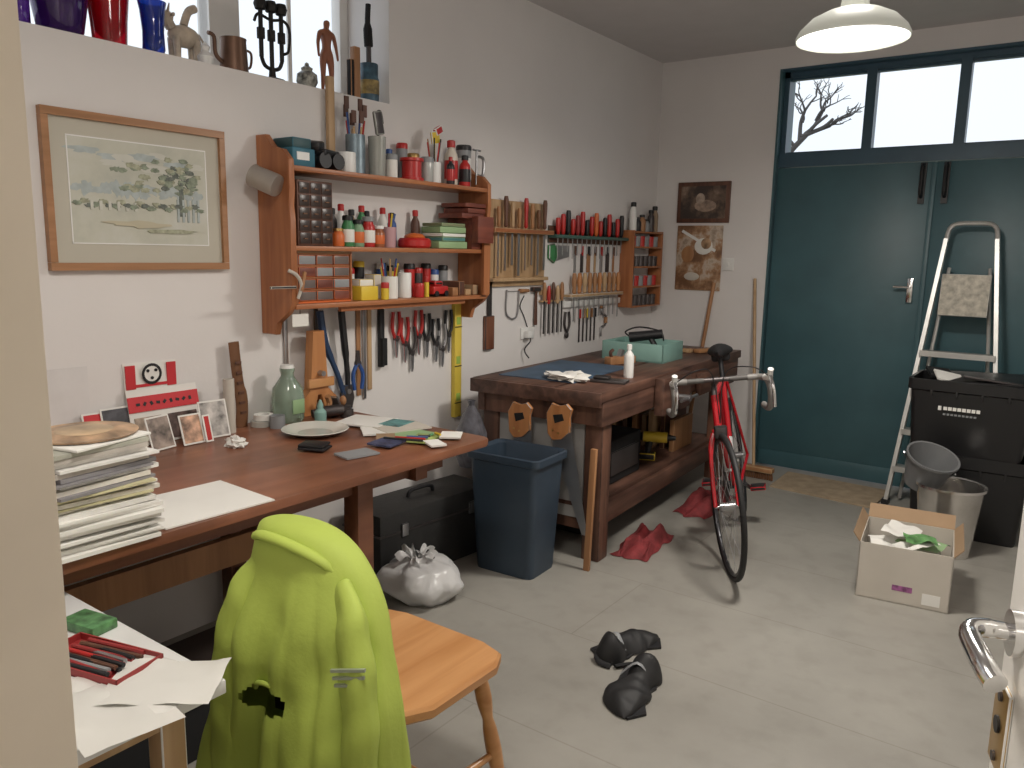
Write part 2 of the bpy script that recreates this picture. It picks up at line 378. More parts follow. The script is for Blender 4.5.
def card(o,y,w,h,m,x=.05,z=Z,lean=.2,rz=0,b=None):
    o.T=Matrix.Translation((x,y,z+.003))@Matrix.Rotation(rz,4,'Z')@Matrix.Rotation(-lean,4,'Y')
    o.box(-.0015,.0015,-w/2,w/2,0,h,b or PAPER)
    if m: o.box(.0014,.0022,-w/2+.006,w/2-.006,.006,h-.006,m)
    o.T=Matrix.Identity(4)
o=Ob('greeting_card')
card(o,1.55,.27,.20,None,.06)
o.T=Matrix.Translation((.062,1.55,Z+.003))@Matrix.Rotation(-.2,4,'Y')
o.box(.0,.004,-.135,.135,.12,.175,CRED)
for k in range(9): o.cb((.005,-.10+.025*k,.147),(.001,.014,.010),BLK,(k,0,0))
o.box(.0,.003,-.12,-.02,.01,.10,mat('card_sepia',(.35,.28,.22),.5,var=.6,scale=30));o.box(.0,.003,.0,.12,.01,.10,mat('card_dark',(.12,.08,.07),.5,var=.7,scale=30))
o.T=Matrix.Identity(4);o.done()
o=Ob('greeting_card')
card(o,1.52,.20,.29,PAPER,.022,lean=.07)
o.box(.008,.013,1.425,1.46,Z+.20,Z+.285,CRED);o.box(.008,.013,1.58,1.615,Z+.20,Z+.285,CRED);o.box(.008,.013,1.46,1.58,Z+.205,Z+.215,CRED)
o.lathe([(0,.0),(.035,.0)],(.0155,1.52,Z+.25),PAPER,20,M=Matrix.Rotation(math.pi/2,3,'Y'))
o.lathe([(.028,.0),(.038,.0)],(.016,1.52,Z+.25),BLK,20,M=Matrix.Rotation(math.pi/2,3,'Y'))
for y_,z_ in ((1.505,.262),(1.535,.262),(1.52,.235)): o.cyl((.012,y_,Z+z_),(.018,y_,Z+z_),.006,BLK,seg=8)
o.done()
o=Ob('photograph_print')
card(o,1.47,.10,.12,PHOTO,.16,lean=.3,rz=.2);card(o,1.58,.085,.11,mat('photo_warm',(.5,.3,.2),.4,var=.7,scale=30),.17,lean=.3)
card(o,1.69,.11,.14,mat('photo_grey',(.4,.38,.36),.4,var=.7,scale=25),.14,lean=.25,rz=-.1);card(o,1.38,.12,.15,mat('photo_dark',(.06,.06,.07),.4,var=.7,scale=25),.06,lean=.25)
card(o,1.32,.12,.14,CRED,.05,lean=.22)
card(o,1.635,.03,.10,RED,.18,lean=.25)
o.done()
o=Ob('paper_sheet');o.box(.001,.003,1.16,1.30,.88,1.09,mat('wall_paper_sheet',(.72,.70,.69),.8));o.done()
o=Ob('magazine_spread')
for (x,y,w,l,m,a) in ((.38,2.22,.20,.18,PAPER,.3),(.62,2.18,.2,.15,LGRN,.1),(.76,2.15,.09,.13,mat('lime_card',(.40,.50,.16),.5,var=.6,scale=20),.4),(.70,2.02,.10,.12,mat('card_navy',(.05,.06,.12),.5,var=.7,scale=30),.2),(.55,2.24,.16,.2,CARDW,-.3),(.80,2.26,.08,.1,PAPER,.6),(.72,1.85,.09,.13,GREY,-.2),(.64,2.07,.07,.1,BROWN,.8),(.52,2.13,.10,.14,PAPER,.9),(.50,2.27,.1,.12,mat('card_teal',(.1,.25,.25),.5,var=.6,scale=30),.2),(.84,2.12,.06,.09,PAPER,1.1)):
    o.cb((x,y,Z+.004+random.random()*.008),(w,l,.006),m,(0,0,a))
o.done()
o=Ob('pen_set')
for k in range(6): o.tube([(.66+.025*k,2.04+.035*k,Z+.018),(.80-.01*k,2.10+.025*k,Z+.018)],.0045,(BLK,RED,BLU,BLK,GRN,YEL)[k],6)
o.done()
o=Ob('hand_plane',loc=(.14,2.27,Z),rz=.3)
o.box(-.03,.03,-.07,.08,0,.03,DSTEEL,.004);o.ell((0,.06,.05),(.015,.015,.022),MWOOD);o.tube(catm([(0,-.06,.03),(0,-.05,.06),(0,-.065,.09)],4),.012,MWOOD);o.cb((0,0,.05),(.04,.012,.07),STEEL,(.6,0,0));o.done()
o=Ob('glue_bottle',loc=(.24,2.10,Z));o.lathe([(0,0),(.022,0),(.024,.01),(.024,.05),(.012,.065),(.012,.08),(.004,.10),(0,.10)],(0,0,0),TEALBOX,16);o.done()
o=Ob('angle_grinder',loc=(.20,2.19,Z),rz=1.2);o.tube(catm([(-.08,0,.03),(0,0,.035),(.05,0,.035)],4),[.018]*3+[.024]*6,DSTEEL,10);o.cyl((.07,0,.035),(.07,0,.005),.028,DSTEEL);o.done()
o=Ob('framing_clamp',loc=(.07,2.225,Z))
o.prism([(-.095,0),(-.03,0),(-.012,.09),(.012,.09),(.03,0),(.095,0),(.095,.07),(.045,.11),(.032,.36),(-.032,.36),(-.045,.11),(-.095,.07)],-.022,.022,'yz',HWOOD,.003)
o.cyl((-.03,0,.18),(.05,0,.18),.012,STEEL);o.box(.022,.037,-.07,.07,.12,.16,CHAIRW,.003);o.done()
# ---------------------------------------------------------------- picture
def art(name,kind):
    m=bpy.data.materials.new(name);m.use_nodes=True;nt=m.node_tree;N=nt.nodes;L=nt.links;b=N['Principled BSDF'];b.inputs['Roughness'].default_value=.6
    tc=N.new('ShaderNodeTexCoord')
    ns=N.new('ShaderNodeTexNoise');ns.inputs['Scale'].default_value=6;ns.inputs['Detail'].default_value=8;ns.inputs['Roughness'].default_value=.6
    L.new(tc.outputs['Object'],ns.inputs['Vector'])
    r=N.new('ShaderNodeValToRGB');E=r.color_ramp.elements
    if kind==0: st=[(.3,(.44,.45,.39)),(.5,(.53,.53,.45)),(.7,(.58,.58,.53))]
    elif kind==1: st=[(0,(.02,.015,.01)),(.45,(.05,.035,.03)),(.55,(.15,.10,.07)),(.62,(.28,.2,.15)),(.8,(.1,.07,.05))]
    else: st=[(0,(.04,.02,.02)),(.42,(.20,.10,.05)),(.5,(.38,.22,.12)),(.56,(.55,.45,.36)),(.7,(.15,.09,.05))]
    while len(E)<len(st): E.new(.5)
    for e_,(p,c) in zip(E,st): e_.position=p;e_.color=(*c,1)
    L.new(ns.outputs['Fac'],r.inputs['Fac']);L.new(r.outputs[0],b.inputs['Base Color']);return m
root=bpy.data.objects.new('framed_picture',None);bpy.context.collection.objects.link(root)
o=Ob('frame');
for (a,bb,c,d) in ((1.20,1.85,1.895,1.92),(1.20,1.85,1.41,1.435),(1.20,1.222,1.436,1.894),(1.828,1.85,1.436,1.894)): o.box(.002,.028,a,bb,c,d,OAK)
o.box(.004,.014,1.22,1.83,1.43,1.90,mat('picture_mount',(.50,.475,.40),.7,var=.02))
o.done(parent=root)
o=Ob('watercolour');o.box(.0142,.0155,1.28,1.77,1.50,1.84,art('watercolour_print',0))
rs=random.Random(3)
WC=[mat('wc_green',(.24,.28,.21),.7,var=.35,scale=60),mat('wc_blue',(.40,.45,.45),.7,var=.15,scale=30),mat('wc_olive',(.35,.36,.26),.7,var=.3,scale=60),mat('wc_dark',(.14,.16,.14),.7,var=.4,scale=60),mat('wc_pale',(.58,.58,.52),.7),mat('wc_sand',(.50,.46,.34),.7,var=.1)]
def dab(y,z_,ry,rz_,c,k):
    P=[];n=16
    for j in range(n):
        a=2*math.pi*j/n;q=1+.8*wob((math.cos(a)*3,math.sin(a)*3,y*50+z_*31))
        P.append((y+ry*q*math.cos(a),z_+rz_*q*math.sin(a)))
    o.prism(P,.0150,.01552+.00004*k,'yz',WC[c])
k=0
for i in range(10): k+=1;dab(rs.uniform(1.33,1.72),rs.uniform(1.75,1.81),.05,.012,1 if i%3==0 else 4,k)
for i in range(14): k+=1;dab(1.30+.033*i,1.675+rs.uniform(-.005,.01),.02,rs.uniform(.012,.03),1,k)
for i in range(20): k+=1;dab(rs.uniform(1.42,1.55),rs.uniform(1.68,1.765),.016,.009,2 if i%2 else 0,k)
for i in range(46): k+=1;dab(rs.uniform(1.57,1.74),rs.uniform(1.68,1.80),.016,.008,(0,3,0,2)[i%4],k)
k+=1;o.prism([(1.655,1.60),(1.665,1.72),(1.675,1.72),(1.682,1.60)],.015,.0185,'yz',WC[3])
for i in range(22): k+=1;dab(1.30+.021*i,1.63+.008*math.sin(i*2),.016,.008,(0,2,3)[i%3],k)
for i in range(6): o.box(.015,.0195,1.34+.03*i,1.35+.03*i,1.61,1.64,WC[4])
k+=1;dab(1.50,1.565,.11,.012,5,k);k+=1;dab(1.62,1.545,.09,.008,2,k)
for i in range(5): o.box(.015,.0195,1.65+.02*i,1.658+.02*i,1.58,1.66,WC[1])
o.done(parent=root)
o=Ob('mount_bevel')
for (a,bb,c,d) in ((1.276,1.774,1.839,1.843),(1.276,1.774,1.497,1.501),(1.276,1.28,1.5,1.84),(1.77,1.774,1.5,1.84)): o.box(.014,.0165,a,bb,c,d,WHT)
o.done(parent=root)
o=Ob('framed_photograph');o.box(.18,.58,D-.02,D-.002,1.73,2.02,DWOOD,.003);o.box(.21,.55,D-.023,D-.019,1.76,1.99,art('dark_photo',1))
o.ell((.40,D-.022,1.85),(.09,.003,.045),mat('sepia_figure',(.30,.22,.17),.6,var=.5,scale=30));o.ell((.36,D-.023,1.90),(.035,.003,.04),mat('sepia_figure2',(.38,.30,.24),.6,var=.4,scale=30));o.done()
o=Ob('photo_poster');o.box(.19,.54,D-.012,D-.002,1.24,1.71,art('brown_photo',2),.002)
o.cb((.36,D-.013,1.60),(.30,.003,.02),WHT,(0,.5,0));o.ell((.40,D-.013,1.56),(.07,.004,.06),PAPER);o.ell((.42,D-.016,1.58),(.04,.003,.04),MAGT);o.ell((.28,D-.014,1.50),(.05,.004,.06),MWOOD);o.ell((.32,D-.014,1.34),(.06,.004,.03),CARDW);o.done()
# ---------------------------------------------------------------- shelf unit
o=Ob('wall_shelf_unit')
pr=[(.002,1.15),(.09,1.15),(.10,1.20),(.17,1.24),(.2,1.28),(.2,1.60),(.19,1.66),(.2,1.72),(.2,1.83),(.16,1.87),(.10,1.88),(.06,1.93),(.002,1.93)]
for y in (2.02,3.26): o.prism(pr,y-.013,y+.013,'xz',PINEV,.003)
for z in (1.81,1.505,1.275): o.box(.003,.195,2.03,3.25,z-.02,z,PINE,.003)
o.box(.002,.02,2.03,3.25,1.24,1.275,PINE)
o.box(.155,.175,2.28,3.1,1.235,1.255,PINE)
o.done()
def can(name,x,y,z,r,h,m,lid=None,label=None,band=None):
    o=Ob(name,loc=(x,y,z));o.lathe([(0,0),(r*.97,0),(r,.004),(r,h-.004),(r*.97,h),(0,h-.003)],(0,0,0),m,20)
    if lid: o.lathe([(r*1.04,h-.02),(r*1.04,h),(r*.9,h+.006),(0,h+.006)],(0,0,0),lid,20)
    if label: o.lathe([(r*1.01,h*.2),(r*1.015,h*.21),(r*1.015,h*.7),(r*1.01,h*.71)],(0,0,0),label,20)
    return o.done()
def bottle(name,x,y,z,r,h,m,cap=WHT,label=None,neck=.4):
    o=Ob(name,loc=(x,y,z));o.lathe([(0,0),(r*.95,0),(r,.006),(r,h*.62),(r*.9,h*.70),(r*neck,h*.80),(r*neck,h*.86)],(0,0,0),m,18)
    o.lathe([(r*neck*1.25,h*.84),(r*neck*1.25,h*.98),(r*neck*.9,h),(0,h)],(0,0,0),cap,14,capa=True)
    if label: o.lathe([(r*1.01,h*.14),(r*1.02,h*.15),(r*1.02,h*.54),(r*1.01,h*.55)],(0,0,0),label,18)
    return o.done()
S1,S2,S3=1.811,1.506,1.276
o=Ob('drill_box');o.box(.03,.17,2.05,2.16,S1,S1+.07,mat('teal_card',(.03,.14,.20),.5),.003);o.box(.04,.16,2.06,2.15,S1+.07,S1+.11,mat('dark_green_card',(.03,.08,.09),.5),.003);o.cb((.171,2.10,S1+.04),(.003,.06,.03),WHT);o.done()
o=Ob('binoculars',loc=(.11,2.25,S1))
for s in (-1,1):
    o.cyl((-.02,s*.035,.032),(.06,s*.035,.036),.032,BLK);o.cyl((-.07,s*.03,.03),(-.02,s*.035,.032),.020,BLK,r2=.030)
o.box(-.02,.03,-.02,.02,.02,.05,BLK,.004);o.cb((0,.0,.07),(.10,.12,.03),BLKM,(0,.1,.3),.01);o.cb((0,-.05,.095),(.08,.07,.035),BLK,(.2,.1,.5),.01);o.done()
can('paper_roll',.12,2.37,S1,.04,.085,WHT)
o=Ob('brush_tin',loc=(.08,2.46,S1));o.lathe([(.0,.0),(.042,0),(.042,.17),(.038,.17),(.038,.02)],(0,0,0),mat('tin_blue_grey',(.20,.26,.30),.4,.4,.3,20),22)
for k in range(7):
    a=k*.9;dx,dy=.03*math.cos(a),.03*math.sin(a)
    o.cyl((dx*.5,dy*.5,.05),(dx*1.3,dy*1.3,.20+.03*(k%3)),.005,(LWOOD,RED,BLU)[k%3],seg=6);o.cb((dx*1.35,dy*1.35,.24+.03*(k%3)),(.008,.022,.05),DWOOD)
o.done()
o=Ob('glass_tumbler',loc=(.12,2.55,S1));o.lathe([(0,0),(.035,0),(.04,.17),(.036,.17),(.032,.01)],(0,0,0),mat('dusty_glass',(.45,.46,.42),.25,trans=.3),20)
o.tube(catm([(.0,.0,.02),(.0,.01,.15),(0,-.01,.25),(.0,.02,.28),(0,.035,.23)],5),.006,DSTEEL);o.cb((0,.01,.23),(.015,.05,.10),DSTEEL,(.2,0,0),.006);o.done()
can('spray_can',.13,2.63,S1,.026,.10,PAPER,lid=GREY)
bottle('oil_bottle',.045,2.62,S1,.026,.16,BROWN,BLK,PAPER,.5);bottle('oil_bottle',.045,2.70,S1,.024,.14,WHT,BLU,None,.5);can('spray_can',.04,2.79,S1,.026,.17,GREY,lid=RED);can('paint_jar',.045,2.86,S1,.03,.13,DWOOD,lid=BRASS)
o=Ob('red_tape_reel',loc=(.13,2.76,S1));o.lathe([(0,0),(.055,0),(.055,.012),(.045,.014),(.045,.085),(.055,.087),(.055,.10),(.02,.10),(.02,.06)],(0,0,0),RED,28);o.done()
can('paint_jar',.135,2.86,S1,.03,.11,mat('clear_jar_glass',(.6,.62,.6),.2,trans=.3),lid=GREY)
o=Ob('paintbrush_jar',loc=(.11,2.935,S1));o.lathe([(0,0),(.035,0),(.035,.10),(.032,.10),(.032,.01)],(0,0,0),WHT,20)
for k in range(6):
    a=k*1.1;o.cyl((.01*math.cos(a),.01*math.sin(a),.03),(.035*math.cos(a),.035*math.sin(a),.19+.02*(k%2)),.0035,(RED,BLK,YEL,LWOOD)[k%4],seg=6)
o.cb((.0,.01,.215),(.012,.06,.06),YEL,(.2,0,0),.004);o.cb((.0,.03,.25),(.02,.05,.035),RED,(.5,0,0),.004);o.done()
bottle('glue_bottle',.16,3.00,S1,.02,.13,BLK,RED,RED)
bottle('glue_bottle',.12,3.05,S1,.033,.215,mat('cream_bottle',(.66,.60,.52),.4),RED,RED,.5)
bottle('lacquer_bottle',.15,3.12,S1,.028,.15,RED,BLK,BLK,.5)
can('aerosol_can',.10,3.17,S1,.038,.20,GREY,lid=BLK,label=WHT)
o=Ob('g_clamp',loc=(.12,3.25,S1+.06));o.tube(catm([(0,0,.01),(0,.05,.01),(0,.055,.09),(0,0,.10)],5),.008,STEEL);o.cyl((0,0,.13),(0,0,-.04),.006,STEEL);o.cyl((0,-.03,.13),(0,.03,.13),.005,STEEL);o.done()
def drawers(name,x0,x1,y0,y1,z0,z1,ny,nz,body,face,knob):
    o=Ob(name);o.box(x0,x1,y0,y1,z0,z1,body,.003)
    w=(y1-y0-.01)/ny;h=(z1-z0-.01)/nz
    for i in range(ny):
        for j in range(nz):
            o.box(x1-.002,x1+.004,y0+.005+w*i+.003,y0+.005+w*(i+1)-.003,z0+.005+h*j+.003,z0+.005+h*(j+1)-.003,face,.001)
            o.box(x1+.004,x1+.010,y0+.005+w*(i+.35),y0+.005+w*(i+.65),z0+.005+h*j+h*.4,z0+.005+h*j+h*.5,knob)
    o.done()
drawers('parts_drawer_cabinet',.02,.165,2.07,2.25,S2,S2+.255,3,5,DWOOD,mat('smoky_drawer',(.045,.03,.025),.3),LEATH)
for k,(y,r,h,m,c) in enumerate(((2.30,.026,.075,ORG,BRASS),(2.355,.027,.13,GRN,BLK),(2.412,.027,.115,mat('label_green',(.20,.33,.2),.5),BLK),(2.472,.030,.13,RED,GREY),(2.535,.027,.095,mat('amber',(.30,.10,.04),.3),WHT))):
    bottle('ink_bottle',.14,y,S2,r,h,m,c,PAPER if k%2 else ORG,.7)
for k,y in enumerate((2.33,2.38,2.44,2.50,2.56,2.66,2.72,2.88)): bottle('oil_bottle',.04 if k>3 else .07,y,S2,.022,.16+.02*(k%2),(DSTEEL,WHT,BROWN,GRN,BLK,PAPER,BLU,DWOOD)[k],(BLK,RED)[k%2],None,.5)
o=Ob('glass_tumbler',loc=(.12,2.62,S2));o.lathe([(0,0),(.03,0),(.034,.09),(.031,.09),(.028,.01)],(0,0,0),mat('pink_cup',(.5,.3,.32),.4),18)
for k in range(3):o.cyl((0,0,.02),(.02,-.02+.02*k,.15),.004,(RED,YEL,BLU)[k],seg=6)
o.done()
o=Ob('red_pot_lid',loc=(.11,2.80,S2));o.lathe([(0,0),(.07,0),(.078,.01),(.078,.035),(.07,.045),(0,.05)],(0,0,0),RED,28);o.ell((0,0,.05),(.05,.05,.02),ORG);o.done()
o=Ob('book_stack')
zz=S2
for k,(m,w,h_) in enumerate(((LGRN,.20,.035),(mat('teal_book',(.08,.22,.22),.5),.18,.02),(PAPER,.19,.02),(LGRN,.18,.03),(mat('book_olive',(.2,.22,.12),.6),.17,.018))):
    o.cb((.11,3.01,zz+h_/2),(.13,w,h_-.002),m,(0,0,random.uniform(-.08,.08)),.002);zz+=h_
o.done()
o=Ob('wooden_box_stack')
RW=wood('redwood_box',(.12,.03,.02),(.22,.06,.035),'y',4,.5)
for (a,bb,z0,z1,x1) in ((3.13,3.24,S2,S2+.15,.19),(3.06,3.24,S2+.15,S2+.175,.185),(3.10,3.24,S2+.176,S2+.20,.19),(3.08,3.245,S2+.205,S2+.225,.19)): o.box(.03,x1,a,bb,z0,z1,RW,.002)
o.done()
o=Ob('redwood_block');o.box(.199,.24,3.12,3.245,S2+.03,S2+.16,RW,.002);o.box(.199,.215,3.20,3.247,S2-.23,S2+.03,PINEV);o.done()
o=Ob('parts_drawer_cabinet')
o.box(.02,.17,2.06,2.34,S3,S3+.008,ORG);o.box(.02,.17,2.06,2.34,S3+.20,S3+.208,BROWN)
CLR=mat('smoky_clear_drawer',(.16,.13,.12),.25)
for j in range(4):
    z0=S3+.008+.048*j;o.box(.02,.165,2.06,2.34,z0+.042,z0+.048,PINE)
    for i in range(3): o.box(.03,.168,2.068+.091*i,2.068+.091*i+.084,z0+.002,z0+.040,(CLR,CLR,RW,GREY)[(i+j)%4],.002)
for y in (2.057,2.343): o.box(.02,.17,y-.004,y+.004,S3,S3+.208,PINE)
o.done()
o=Ob('glue_carton');
o.box(.08,.17,2.40,2.50,S3,S3+.06,YEL,.002);o.box(.09,.15,2.41,2.49,S3+.06,S3+.09,PAPER,.002);o.box(.08,.14,2.505,2.55,S3,S3+.11,CARDW,.002);o.done()
for k,(y,h_,m,c) in enumerate(((2.40,.15,BROWN,BLK),(2.46,.13,PAPER,RED),(2.52,.16,BLK,YEL),(2.66,.15,BLU,WHT),(2.73,.14,YEL,BLK),(2.97,.15,RED,BLK),(3.03,.12,WHT,BLU),(3.10,.14,GREY,BLK))): can('storage_tin',.028,y,S3,.024,h_,m,lid=c)
o=Ob('pencil_pot',loc=(.12,2.62,S3));o.lathe([(0,0),(.04,0),(.04,.10),(.036,.10),(.036,.01)],(0,0,0),PAPER,20)
for k in range(10):
    a=k*.7;o.cyl((.015*math.cos(a),.015*math.sin(a),.02),(.04*math.cos(a),.04*math.sin(a),.14+.02*(k%3)),.0035,(RED,YEL,BLU,LWOOD,BLK)[k%5],seg=6)
o.done()
can('ink_pot',.172,2.54,S3,.018,.07,YEL,lid=RED)
can('white_cup',.12,2.72,S3,.032,.115,WHT)
can('red_tin',.15,2.79,S3,.022,.06,RED,lid=RED);can('glue_stick',.15,2.84,S3,.012,.09,YEL,lid=RED)
can('spray_can',.075,2.80,S3,.026,.15,RED,lid=BLK);can('spray_can',.055,2.88,S3,.024,.13,DSTEEL,lid=RED)
o=Ob('red_toy_car');o.box(.09,.17,2.87,2.98,S3+.01,S3+.05,RED,.008);o.box(.10,.16,2.89,2.95,S3+.05,S3+.075,BLK,.008)
for y in (2.89,2.96):o.cyl((.085,y,S3+.014),(.175,y,S3+.014),.014,BLK,seg=12)
o.done()
o=Ob('wood_block_set');
for k,(y,h_) in enumerate(((3.03,.04),(3.08,.07),(3.13,.03),(3.19,.05))): o.box(.06,.17,y-.02,y+.022,S3,S3+h_,(MWOOD,DWOOD,LWOOD,BROWN)[k],.002)
o.done()
o=Ob('pewter_tankard',loc=(.13,1.955,1.745));M=Matrix.Rotation(math.radians(-68),3,'Y')@Matrix.Rotation(math.radians(20),3,'X')
o.lathe([(0,-.05),(.042,-.05),(.044,-.04),(.042,.05),(.045,.06),(.040,.06),(.038,-.03)],(0,0,0),mat('pewter',(.40,.36,.32),.4,.6,.15),26,M=M)
hp=[M@V(p) for p in catm([(0,.042,.045),(0,.08,.03),(0,.08,-.02),(0,.042,-.035)],5)];o.tube(hp,.006,STEEL);o.done()
o=Ob('hanging_label');o.box(.165,.168,2.03,2.11,1.185,1.235,PAPER);o.cyl((.166,2.07,1.235),(.166,2.07,1.26),.0015,BLK,seg=5);o.done()
o=Ob('rope_cleat_hook',loc=(.20,2.02,1.35));o.tube(catm([(.0,-.03,.06),(.015,0,.04),(.015,.02,.0),(.005,.01,-.05)],5),.007,CARDW,8);o.tube(catm([(.0,.05,.05),(.015,.03,.02),(.015,.02,-.02)],5),.008,MWOOD,8);o.box(0,.012,-.12,.0,-.01,.0,BLK,.002);o.done()
# ---------------------------------------------------------------- hanging tools
o=Ob('bolt_cutters',loc=(.05,2.37,.83))
for s in (-1,1):
    o.tube(catm([(0,s*.012+.04,.02),(0,s*.03+.02,.12),(0,s*.055-.02,.26),(0,s*.06-.04,.40)],5),[.012]*8+[.016]*8,(mat('dark_blue_grip',(.02,.05,.12),.5),BLK)[s>0],8)
o.prism([(.02,-.03),(.07,-.05),(.085,0),(.07,.06),(.03,.06),(.01,.02)],-.01,.01,'yz',DSTEEL,.002);o.cyl((-.012,.05,.03),(.014,.05,.03),.012,STEEL);o.done()
o=Ob('pliers',loc=(.05,2.485,.86))
for s in (-1,1): o.tube(catm([(0,s*.004,.12),(0,s*.03,.07),(0,s*.022,0)],5),.009,BLU)
o.cyl((-.008,0,.12),(.008,0,.12),.016,DSTEEL);o.prism([(-.012,.12),(.012,.12),(.006,.18),(-.006,.18)],-.007,.007,'yz',DSTEEL);o.done()
o=Ob('steel_rule_set')
for k,(y,z0,m,w) in enumerate(((2.53,.82,MWOOD,.012),(2.565,.80,STEEL,.010),(2.60,.84,LWOOD,.012),(2.12,.96,STEEL,.010),(2.285,.90,DSTEEL,.010))): o.box(.002,.010,y-w,y+w,z0,1.24,m,.001)
o.done()
o=Ob('wire_brush');o.box(.002,.025,2.655,2.685,.94,1.22,BLK,.006);o.box(.025,.04,2.655,2.685,.95,1.08,BLKM);o.done()
for k,(y,c,z) in enumerate(((2.77,RED,1.20),(2.83,RED,1.17),(2.93,RED,1.20),(2.99,BLK,1.18),(3.06,BLK,1.15),(3.11,STEEL,1.12),(3.16,BLK,1.19),(2.88,DSTEEL,1.12))):
    o=Ob('pliers',loc=(.016,y,z-.24))
    for s in (-1,1): o.tube(catm([(0,s*.006,.11),(0,s*.026,.16),(0,s*.020,.24)],5),.0085,c)
    o.cyl((-.008,0,.11),(.008,0,.11),.015,DSTEEL,seg=14);o.prism([(-.013,.11),(.013,.11),(.007,.03),(0,.015),(-.007,.03)],-.006,.006,'yz',STEEL,.001);o.done()
o=Ob('spirit_level');o.box(.002,.028,3.20,3.255,.61,1.235,YELP,.002)
for z in (.72,.92,1.13): o.box(.006,.03,3.212,3.243,z-.02,z+.02,mat('level_vial',(.35,.5,.1),.2));o.box(.027,.030,3.2,3.255,z-.035,z-.03,BLK)
o.done()
o=Ob('chisel_rack');o.box(.002,.018,3.50,4.05,1.30,1.78,LWOOD,.002);o.box(.002,.07,3.48,4.07,1.60,1.625,PINE,.002);o.box(.018,.05,3.50,4.05,1.33,1.35,LWOOD,.002)
o.done()
o=Ob('chisel_set')
for k in range(8):
    y=3.54+.065*k;c=(MWOOD,DWOOD,LWOOD,MWOOD,RED,MWOOD,LEATH,DWOOD)[k];hh=.11+.03*((k*5)%3)
    o.lathe([(.006,0),(.012,.01),(.010,.04),(.014,hh-.02),(.010,hh),(0,hh)],(.05,y,1.63),c,12)
    w=.006+.002*(k%4);o.box(.044,.049,y-w,y+w,1.36+.03*(k%3),1.62,STEEL,.001)
o.done()
o=Ob('try_square');o.box(.008,.018,3.50,3.53,1.10,1.34,DSTEEL);o.box(.002,.024,3.47,3.55,.95,1.14,wood('rosewood',(.12,.04,.02),(.22,.09,.05),'z',4),.004);o.done()
o=Ob('claw_hammer');o.tube([(.016,3.97,1.06),(.016,3.97,1.26)],[.014,.010],DWOOD,8,flat=.7);o.cb((.016,3.965,1.275),(.028,.08,.028),DSTEEL,bev=.004);o.done()
o=Ob('coping_saw');o.tube(catm([(.01,3.68,1.28),(.01,3.68,1.14),(.01,3.78,1.12),(.01,3.80,1.27)],5),.005,STEEL);o.cyl((.01,3.68,1.27),(.01,3.80,1.27),.0015,DSTEEL,seg=5);o.cyl((.015,3.80,1.27),(.015,3.89,1.27),.013,MWOOD,r2=.010);o.done()
o=Ob('power_socket');o.box(.002,.012,3.83,3.97,.98,1.05,WHT,.003);o.box(.012,.05,3.85,3.90,.99,1.03,WHT,.006)
o.tube(catm([(.04,3.875,1.0),(.05,3.87,.97),(.03,3.84,.92),(.05,3.86,.87)],6),.004,BLK);o.done()
o=Ob('wall_cable');o.tube(catm([(.006,3.86,1.24),(.006,3.82,1.18),(.006,3.86,1.12),(.006,3.90,1.05)],6),.003,BLK,6);o.done()
o=Ob('wood_rasp_set')
for k in range(5):
    y=4.04+.05*k;o.lathe([(0,0),(.010,.004),(.014,.05),(.011,.10),(.006,.115)],(.03,y,1.20-.02*(k%2)),(MWOOD,RED,DWOOD,LWOOD,MWOOD)[k],10);o.cb((.03,y,1.10),(.004,.014,.20),DSTEEL)
o.box(.002,.02,4.02,4.26,1.24,1.27,LWOOD);o.box(.002,.03,4.02,4.26,1.195,1.205,LWOOD);o.done()
o=Ob('screwdriver_rack');o.box(.002,.07,4.10,5.03,1.585,1.605,mat('rack_green',(.06,.12,.10),.5),.002);o.box(.002,.012,4.10,5.03,1.555,1.66,DWOOD,.002);o.done()
o=Ob('screwdriver_set')
for k in range(15):
    y=4.15+.058*k;c=(RED,RED,BLK,RED,mat('dark_red_handle',(.25,.02,.02),.4),RED,BLK,RED,ORG,RED,BLK,RED,BLK,RED,BLK)[k];hh=.10+.025*((k*7)%3)
    o.lathe([(.006,0),(.010,.006),(.015,.025),(.016,hh-.015),(.012,hh),(0,hh)],(.045,y,1.606),c,10)
    o.cyl((.045,y,1.60),(.045,y,1.46+.02*(k%3)),.0035,STEEL,seg=6)
    if k%2==0: o.lathe([(.006,0),(.010,.006),(.013,.02),(.013,.07),(0,.08)],(.028,y+.03,1.606),(MWOOD,DWOOD,YEL,RED)[k%4],8)
o.done()
o=Ob('tenon_saw');o.prism([(4.14,1.44),(4.34,1.47),(4.34,1.54),(4.14,1.54)],.008,.012,'yz',STEEL);o.prism([(4.10,1.46),(4.16,1.43),(4.20,1.49),(4.16,1.55),(4.10,1.54)],.002,.022,'yz',GRN,.004);o.done()
o=Ob('hanging_tool_set')
for k in range(7):
    y=4.42+.085*k;o.cb((.008,y,1.43),(.008,.016+.01*(k%3),.12),(STEEL,DSTEEL,MWOOD,LWOOD)[k%4]);o.cyl((.011,y,1.48),(.011,y,1.54),.008,(DWOOD,RED,BLK)[k%3],seg=8)
o.done()
o=Ob('magnetic_tool_strip');o.box(.002,.022,4.29,5.03,1.15,1.19,WHT,.002);o.box(.002,.06,4.30,5.0,1.215,1.235,LWOOD,.002);o.done()
o=Ob('wood_carving_tool_set')
for k in range(10):
    y=4.36+.065*k;o.lathe([(.006,0),(.014,.01),(.012,.04),(.018,.075),(.012,.13),(0,.135)],(.045,y,1.236),(MWOOD,HWOOD,LWOOD,MWOOD)[k%4],10);o.cb((.045,y,1.14),(.003,.012,.16-.02*(k%3)),STEEL)
o.done()
